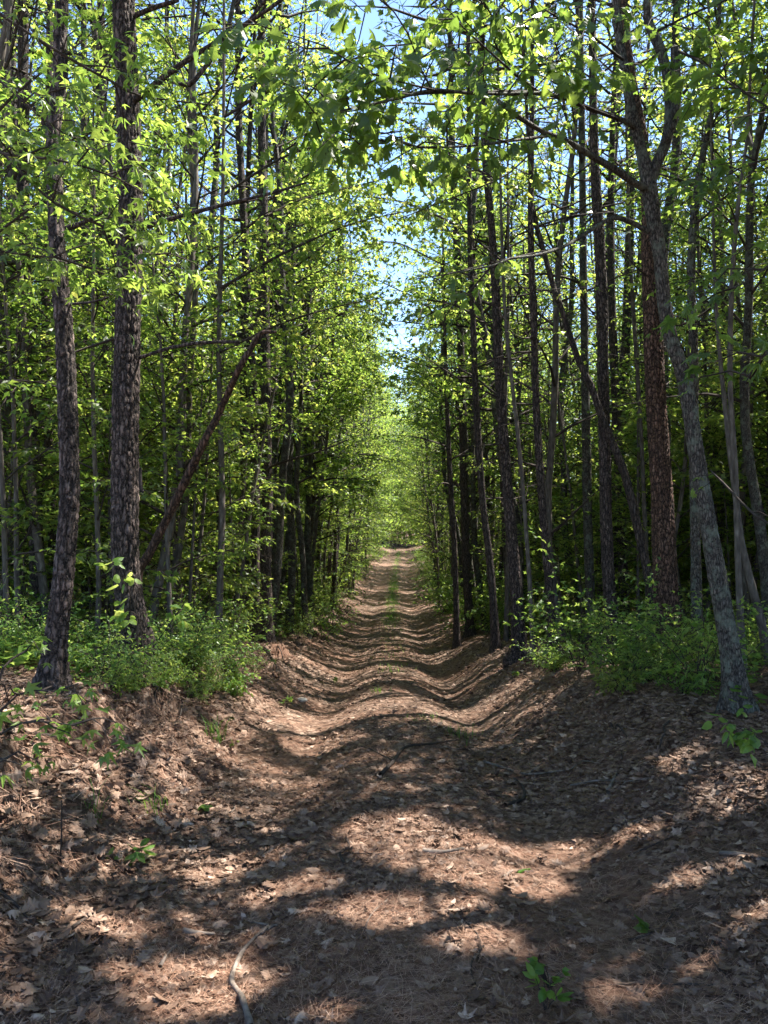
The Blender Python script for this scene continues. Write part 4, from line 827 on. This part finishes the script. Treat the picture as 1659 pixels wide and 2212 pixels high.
crowd_shrub(60, 12, 45, 5, 22, 1, [2, 6], 'tall leafy bush deep in the wood right of the track', (1, 1.6), 1, 'understorey_bush')
def at_px(px, py): p = on_ground(px, py); return float(p[0]), float(p[1])
x, y = at_px(1255, 1450); put_shrub(6, x, y, 'upright bright-leaved bush on the right bank before the trees', s=.85)
x, y = at_px(480, 1455); put_shrub(0, x, y, 'arching fine-leaved bush hanging over the left bank lip', s=.8)
x, y = at_px(440, 1420); put_shrub(4, x, y, 'dense pale green bush between the big pine and the bank lip', s=.75)
x, y = at_px(390, 1400); put_shrub(1, x, y, 'pale green bush right beside the foot of the big left pine', s=1)
x, y = at_px(545, 1450); put_shrub(1, x, y, 'small leafy bush at the very edge of the left bank', s=.55)
for n_, (a, b, k_, s_, lb) in enumerate([(430, 1500, 1, .6, 'low green bush halfway down the left bank face'), (500, 1500, 3, .9, 'round-leaved low bush spilling down the left bank'), (350, 1450, 0, .7, 'arching bush at the foot of the big left pine, on its right'), (215, 1470, 1, .8, 'leafy bush between the two nearest left trunks'), (1350, 1470, 6, .6, 'thin upright bush on the crest of the right bank'), (1180, 1450, 0, .6, 'small bush at the right bank edge below the slender pines'), (1480, 1500, 1, .6, 'low bush left of the leaning grey tree foot')]):
    x, y = at_px(a, b); put_shrub(k_, x, y, lb, s=s_)
# star-leaved seedling in the lower left corner
p = P(-30, 1640, 3.6); g = gz(p[0], p[1]); st = empty('seedling_tree', (p[0], p[1], g)); tag(st, 'star-leaved green sapling reaching in at the lower left edge', 'sapling')
sprays(st, np.array(st.location), [
    [(-30, 1640, 3.6, 8), (-10, 1520, 3.6, 6), (10, 1440, 3.6, 5), (50, 1410, 3.7, 3)],
    [(-15, 1560, 3.6, 5), (40, 1500, 3.5, 4), (110, 1490, 3.4, 3), (140, 1500, 3.4, 2)],
    [(-20, 1600, 3.6, 5), (50, 1560, 3.3, 4), (120, 1560, 3.2, 3), (165, 1565, 3.1, 2)],
    [(-20, 1630, 3.6, 5), (20, 1640, 3.2, 3), (50, 1650, 3.1, 2)]], STAR, M_shrub, .10, 6, .17, 5, rg2, droop=.25, flat=.35, start=.15)
# round-leaved vine at the right edge
p = P(1690, 1600, 3.4); vn = empty('vine_plant', (p[0], p[1], gz(p[0], p[1]))); tag(vn, 'trailing vine with pale round leaves low at the right edge', 'vine')
sprays(vn, np.array(vn.location), [
    [(1690, 1640, 3.4, 3), (1650, 1600, 3.4, 3), (1600, 1575, 3.4, 2), (1545, 1545, 3.4, 1.5)],
    [(1680, 1650, 3.3, 3), (1640, 1590, 3.3, 2), (1612, 1575, 3.3, 1)],
    [(1690, 1640, 3.4, 3), (1660, 1540, 3.5, 2), (1580, 1470, 3.6, 1)]], ROUND, M_shrub, .055, 4, .10, 4, rg2, droop=.3, flat=.5, start=.35, r=.002)
p = P(300, 1330, 6.1); vn = empty('vine_plant', (p[0], p[1], gz(p[0], p[1]))); tag(vn, 'round-leaved vine climbing the foot of the big left pine', 'vine')
sprays(vn, np.array(vn.location), [
    [(300, 1400, 6.1, 3), (290, 1300, 6.1, 3), (265, 1255, 6.0, 2), (248, 1242, 5.9, 1.5), (246, 1225, 5.9, 1)],
    [(310, 1400, 6.0, 3), (300, 1330, 6.0, 2), (270, 1320, 5.9, 2)],
    [(330, 1400, 6, 3), (380, 1330, 5.9, 2), (400, 1300, 5.9, 1)]], ROUND, M_shrub, .085, 4, .12, 4, rg2, droop=.2, flat=.5, start=.3, r=.0025)
# small seedlings and grass tufts in the foreground
def seedling(px, py, label, tpl, ls, n, h, name='seedling', m=None):
    p = on_ground(px, py); root = empty(name, p); tag(root, label, 'seedling'); B, L = Acc(), Acc(); rg = rg2
    for k in range(n):
        a = rg.random() * 6.28; r_ = h * .35; s0 = np.array([0, 0, 0.]); e = np.array([math.cos(a) * r_, math.sin(a) * r_, h * (.5 + .5 * rg.random())])
        tube(B, [s0, e * [.4, .4, .6], e], [.002, .0015, .001], 4)
        m_ = 3; d = np.array([math.cos(a), math.sin(a), .1]) + rg.normal(0, .5, (m_, 3)); stamp(L, tpl, np.repeat(e[None], m_, 0), d, np.array([0, 0, 1.]) + rg.normal(0, .25, (m_, 3)), ls * (.7 + .5 * rg.random(m_)), rg)
    B.build('stems', [M_twig], root); L.build('leaves', [m or M_shrub], root)
seedling(300, 1862, 'small rosette seedling with broad green leaves among dry litter at the left', OVAL, .075, 5, .07)
seedling(435, 1752, 'tiny two-leaved seedling in the shade at the left', OVAL, .06, 3, .05)
seedling(1175, 2185, 'bright green seedling near the bottom edge right of centre', OVAL, .05, 9, .12)
seedling(1185, 2140, 'feathery green weed just above the bottom seedling', KITE, .035, 12, .12)
seedling(245, 1870, 'tiny pale sprout beside the broad-leaved rosette', OVAL, .035, 3, .05)
seedling(505, 1620, 'small green sprig at the foot of the left bank', OVAL, .04, 4, .08)
seedling(1400, 2012, 'single low green leaf in the bare right rut', ROUND, .06, 2, .02)
seedling(720, 1480, 'low green weed at the left side of the track', TRI3, .06, 6, .1)
seedling(620, 1530, 'leafy weed at the foot of the bank left of the track', TRI3, .07, 7, .12)
seedling(1110, 1470, 'small leafy weed on the slope of the right bank', TRI3, .06, 6, .1)
def tuft(px, py, label, n, h, spread=.06):
    p = on_ground(px, py); A = Acc(); a = rg2.random(n) * 6.28
    base = np.stack([rg2.normal(0, spread, n), rg2.normal(0, spread, n), np.zeros(n)], -1)
    d = np.stack([np.cos(a) * .35, np.sin(a) * .35, np.ones(n)], -1)
    hh = h * (.5 + .6 * rg2.random(n)); mid = base + d / np.linalg.norm(d, axis=1)[:, None] * hh[:, None] * .6
    stamp(A, (np.array([(0, -.5, 0), (0, .5, 0), (1, .35, 0), (1, -.35, 0)], float), np.array([[0, 1, 2, 3]])), base, d, np.stack([np.cos(a), np.sin(a), a * 0], -1), hh * .6, rg2, width=.006)
    d2 = np.stack([np.cos(a), np.sin(a), .5 + 0 * a], -1); stamp(A, NEEDLE, mid, d2, np.stack([np.cos(a) * -.5, np.sin(a) * -.5, 1 + a * 0], -1), hh * .6, rg2, width=.0045)
    o = A.build('grass_tuft', [M_grass], loc=p); tag(o, label, 'grass tuft')
tuft(205, 1770, 'grass tuft with long arching blades at the left foreground', 16, .22, .04)
tuft(340, 1750, 'darker grass tuft right of the long-bladed one at the left', 26, .16, .06)
tuft(465, 1600, 'tall thin grass clump below the left bank', 30, .24, .05)
tuft(985, 1590, 'fern-like grass clump in the middle of the track', 60, .14, .09)
tuft(910, 1555, 'pale low grass patch on the hump behind the clump', 60, .05, .12)
tuft(820, 1495, 'little grass tuft on the centre hump', 30, .09, .06)
# grassy strip down the centre of the track
def strip():
    rg = np.random.default_rng(5); n = 26000; y = 12 + 75 * rg.random(n) ** 1.5; c = vnoise(y * .35, y * 0, 4)
    x = road_x(y) + rg.normal(0, .16, n) - .02; k = rg.random(n) < (.03 + .3 * sstep(22, 28, y) * (1 - .8 * sstep(42, 55, y)) * (.2 + c)); x, y = x[k], y[k]; n = len(x)
    a = rg.random(n) * 6.28; A = Acc(); sc_ = 1 + y / 30
    stamp(A, NEEDLE, np.stack([x, y, ground(x, y)], -1), np.stack([np.cos(a) * .7, np.sin(a) * .7, np.ones(n)], -1), np.stack([np.cos(a), np.sin(a), -.4 + 0 * a], -1), (.05 + .07 * rg.random(n)) * sc_ ** .5, rg, width=.006 * sc_)
    tag(A.build('centre_grass', [M_grass]), 'strip of short green grass down the middle of the far track', 'grass', kind='stuff')
strip()
# low green ground cover on the forest floor
def cover():
    rg = np.random.default_rng(8); n = 52000; y = 5.5 + 34 * rg.random(n) ** 1.3; sg = np.where(rg.random(n) < .55, -1, 1)
    u = 2.3 + (0.6 * y + 1 - 1.9) * rg.random(n) ** 1.2; x = road_x(y) + sg * u
    k = rg.random(n) < (vnoise(x * .9, y * .9, 15) * 2.4 - 1.35) + .15 * sstep(10, 20, y); k &= ~((sg > 0) & (y < 8) & (rg.random(n) < .7)); x, y = x[k], y[k]; n = len(x)
    a = rg.random(n) * 6.28; A = Acc()
    stamp(A, KITE, np.stack([x, y, ground(x, y) + .02 + .22 * rg.random(n)], -1), np.stack([np.cos(a), np.sin(a), rg.normal(0, .2, n)], -1), np.array([0, 0, 1.]) + rg.normal(0, .35, (n, 3)), (.05 + .05 * rg.random(n)) * (1 + y / 40), rg)
    tag(A.build('ground_cover', [M_shrub]), 'low green ground cover between the trees beyond both banks', 'ground cover', kind='stuff')
cover()

# ------------------------------------------------------------------ sticks, stone and other things lying on the ground
def stick(pxs, r, label, m=M_dead, name='fallen_stick', side=(), lift=.012):
    pts = np.array([on_ground(a, b) for a, b in pxs]); pts[:, 2] += r + lift; b0 = pts[0].copy(); b0[2] -= r + lift
    s = smooth_path(pts - b0, .03); A = Acc(); tube(A, s, np.linspace(r, r * .55, len(s)) * (1 + .12 * np.sin(np.arange(len(s)) * 1.3)), 9, rough=.25, seed=int(rg2.integers(99)))
    for sp in side:
        q = np.array([on_ground(a, b) for a, b in sp]); q[:, 2] += r + lift; q = smooth_path(q - b0, .03); tube(A, q, np.linspace(r * .6, r * .25, len(q)), 7, rough=.25)
    o = A.build(name, [m], loc=b0, smooth=True); tag(o, label, 'stick')
stick([(545, 2230), (538, 2205), (525, 2165), (503, 2128), (512, 2095), (530, 2060), (565, 2025), (582, 2012)], .0125, 'long crooked brown stick lying at the bottom left of centre', side=[[(580, 2014), (590, 2008), (600, 2006)], [(582, 2012), (575, 2004), (545, 2003)]])
stick([(912, 1848), (950, 1850), (1000, 1840)], .012, 'pale barked stick lying in the sunlit patch at centre')
stick([(745, 1870), (735, 1850), (755, 1835), (748, 1815)], .008, 'short dark forked twig on the litter left of centre', M_twig)
stick([(822, 1680), (850, 1650), (875, 1620), (930, 1612), (985, 1605)], .014, 'dark bent branch lying across the middle of the track', M_twig, side=[[(850, 1650), (800, 1625), (780, 1618)]])
stick([(1045, 1650), (1090, 1665), (1140, 1680), (1230, 1668)], .011, 'grey branch lying across the right rut', M_dead, side=[[(1140, 1680), (1170, 1655)], [(1230, 1668), (1255, 1650), (1300, 1655)]])
stick([(1230, 1700), (1290, 1690), (1350, 1695), (1400, 1690)], .008, 'thin branching stick under the right bank', M_dead, side=[[(1290, 1690), (1320, 1675)], [(1350, 1695), (1330, 1715)]])
stick([(1310, 1720), (1318, 1700), (1330, 1680)], .012, 'short upright-lying stub of wood right of the branches')
stick([(1090, 1745), (1130, 1730), (1125, 1700), (1110, 1690)], .012, 'dark curved branch in the right rut', M_twig)
stick([(1550, 1850), (1600, 1855), (1659, 1870), (1700, 1880)], .010, 'branching stick lying at the right edge', M_dead, side=[[(1600, 1855), (1585, 1880), (1600, 1910)]])
stick([(1085, 1900), (1110, 1885), (1140, 1890)], .007, 'short twig beside the right rut', M_dead)
stick([(350, 2095), (365, 2070), (385, 2045)], .007, 'short pale twig at the left foreground', M_dead)
stick([(0, 1930), (40, 1965), (80, 2015)], .008, 'thin dark stick slanting at the left edge', M_twig)
stick([(160, 2010), (200, 1985), (240, 1965)], .008, 'thin brown stick among leaves at the left foreground', M_twig)
stick([(140, 1610), (60, 1600), (20, 1570), (-20, 1540)], .014, 'dark root-like branch on the face of the left bank', M_twig)
stick([(400, 2018), (425, 2022), (465, 2024)], .012, 'flat pale piece of split wood at lower left', M_dead, 'wood_piece')
stick([(1115, 1892), (1130, 1886), (1143, 1882)], .008, 'small yellow-green stem piece by the sunlit patch', M_grass, 'green_stem')
for k in range(34):                                                     # many thin twigs
    y = 2.4 + 8 * rg2.random() ** 1.3; x = (rg2.random() * 2 - 1) * min(3, .5 * y); a = rg2.random() * 6.28; l = .12 + .35 * rg2.random(); q = []
    for t in np.linspace(0, 1, 5): xx = x + math.cos(a + t * .5) * l * t; yy = y + math.sin(a + t * .5) * l * t; q.append([xx, yy, gz(xx, yy) + .014])
    q = np.array(q); A = Acc(); s = smooth_path(q - q[0], .04); tube(A, s, np.linspace(.005, .0025, len(s)), 5, rough=.2); o = A.build('fallen_twig', [M_dead if k % 2 else M_twig], loc=q[0], smooth=True)
    tag(o, 'thin dry twig lying in the leaf litter', 'twig', 'thin dry twigs in the leaf litter')
for n_, (a, b) in enumerate([((330, 1480), (345, 1560)), ((395, 1490), (380, 1585)), ((255, 1500), (250, 1590)), ((600, 1410), (625, 1465)), ((590, 1425), (600, 1480)), ((1330, 1560), (1345, 1640)), ((1440, 1560), (1425, 1650))]):
    p0 = on_ground(*a); p1 = on_ground(*b); q = [p0 + (p1 - p0) * t + rg2.normal(0, .02, 3) + [0, 0, .03 * math.sin(3.1 * t)] for t in (0, .2, .4, .6, .8, 1)]
    q = np.array(q); q[:, 2] = np.maximum(q[:, 2], ground(q[:, 0], q[:, 1]) + .004); A = Acc(); sm = smooth_path(q - q[0], .03); tube(A, sm, np.linspace(.010, .004, len(sm)), 6, rough=.3)
    tag(A.build('exposed_root', [M_twig], loc=q[0], smooth=True), 'thin bare root showing on the washed-out face of the %s bank' % ('left' if a[0] < 800 else 'right'), 'root', 'bare roots on the %s bank face' % ('left' if a[0] < 800 else 'right'))
# upright dead stalk
p = on_ground(135, 1865); A = Acc(); tube(A, [(0, 0, 0), (.004, 0, .12), (0, .01, .26)], [.004, .0035, .0025], 6); tag(A.build('dead_stalk', [M_twig], loc=p), 'thin dark dead stalk standing upright in the left foreground', 'stalk')
# pine cone
p = on_ground(205, 2040); A = Acc(); n = 90; t = np.arange(n) / n; a = np.arange(n) * 2.4; rr = .020 * np.sin(math.pi * (t * .85 + .12))
pos = np.stack([t * .07 - .035, np.cos(a) * rr * .5, np.sin(a) * rr * .5 + .02], -1); d = np.stack([.5 + 0 * t, np.cos(a), np.sin(a)], -1)
stamp(A, KITE, pos, d, np.stack([-1 + 0 * t, np.cos(a) * .4, np.sin(a) * .4], -1), .02, rg2); tag(A.build('pine_cone', [M_twig], loc=p), 'dark open pine cone among leaves at lower left', 'pine cone')
# stone
p = on_ground(652, 1515); u, v = np.meshgrid(np.linspace(0, math.pi, 10), np.arange(14) * 2 * math.pi / 14, indexing='ij')
rr = .055 * (1 + .35 * (vnoise(u * 2, np.cos(v) * 2 + 5, 3) - .5)); V = np.stack([rr * np.sin(u) * np.cos(v) * 1.3, rr * np.sin(u) * np.sin(v), rr * np.cos(u) * .6 + .012], -1).reshape(-1, 3)
i = (np.arange(9)[:, None] * 14); j = np.arange(14)[None]; A = Acc(); A.add(V, np.stack([i + j, i + 14 + j, i + 14 + (j + 1) % 14, i + (j + 1) % 14], -1).reshape(-1, 4)); tag(A.build('stone', [M_stone], loc=p, smooth=True), 'small pale stone at the left edge of the track', 'stone')
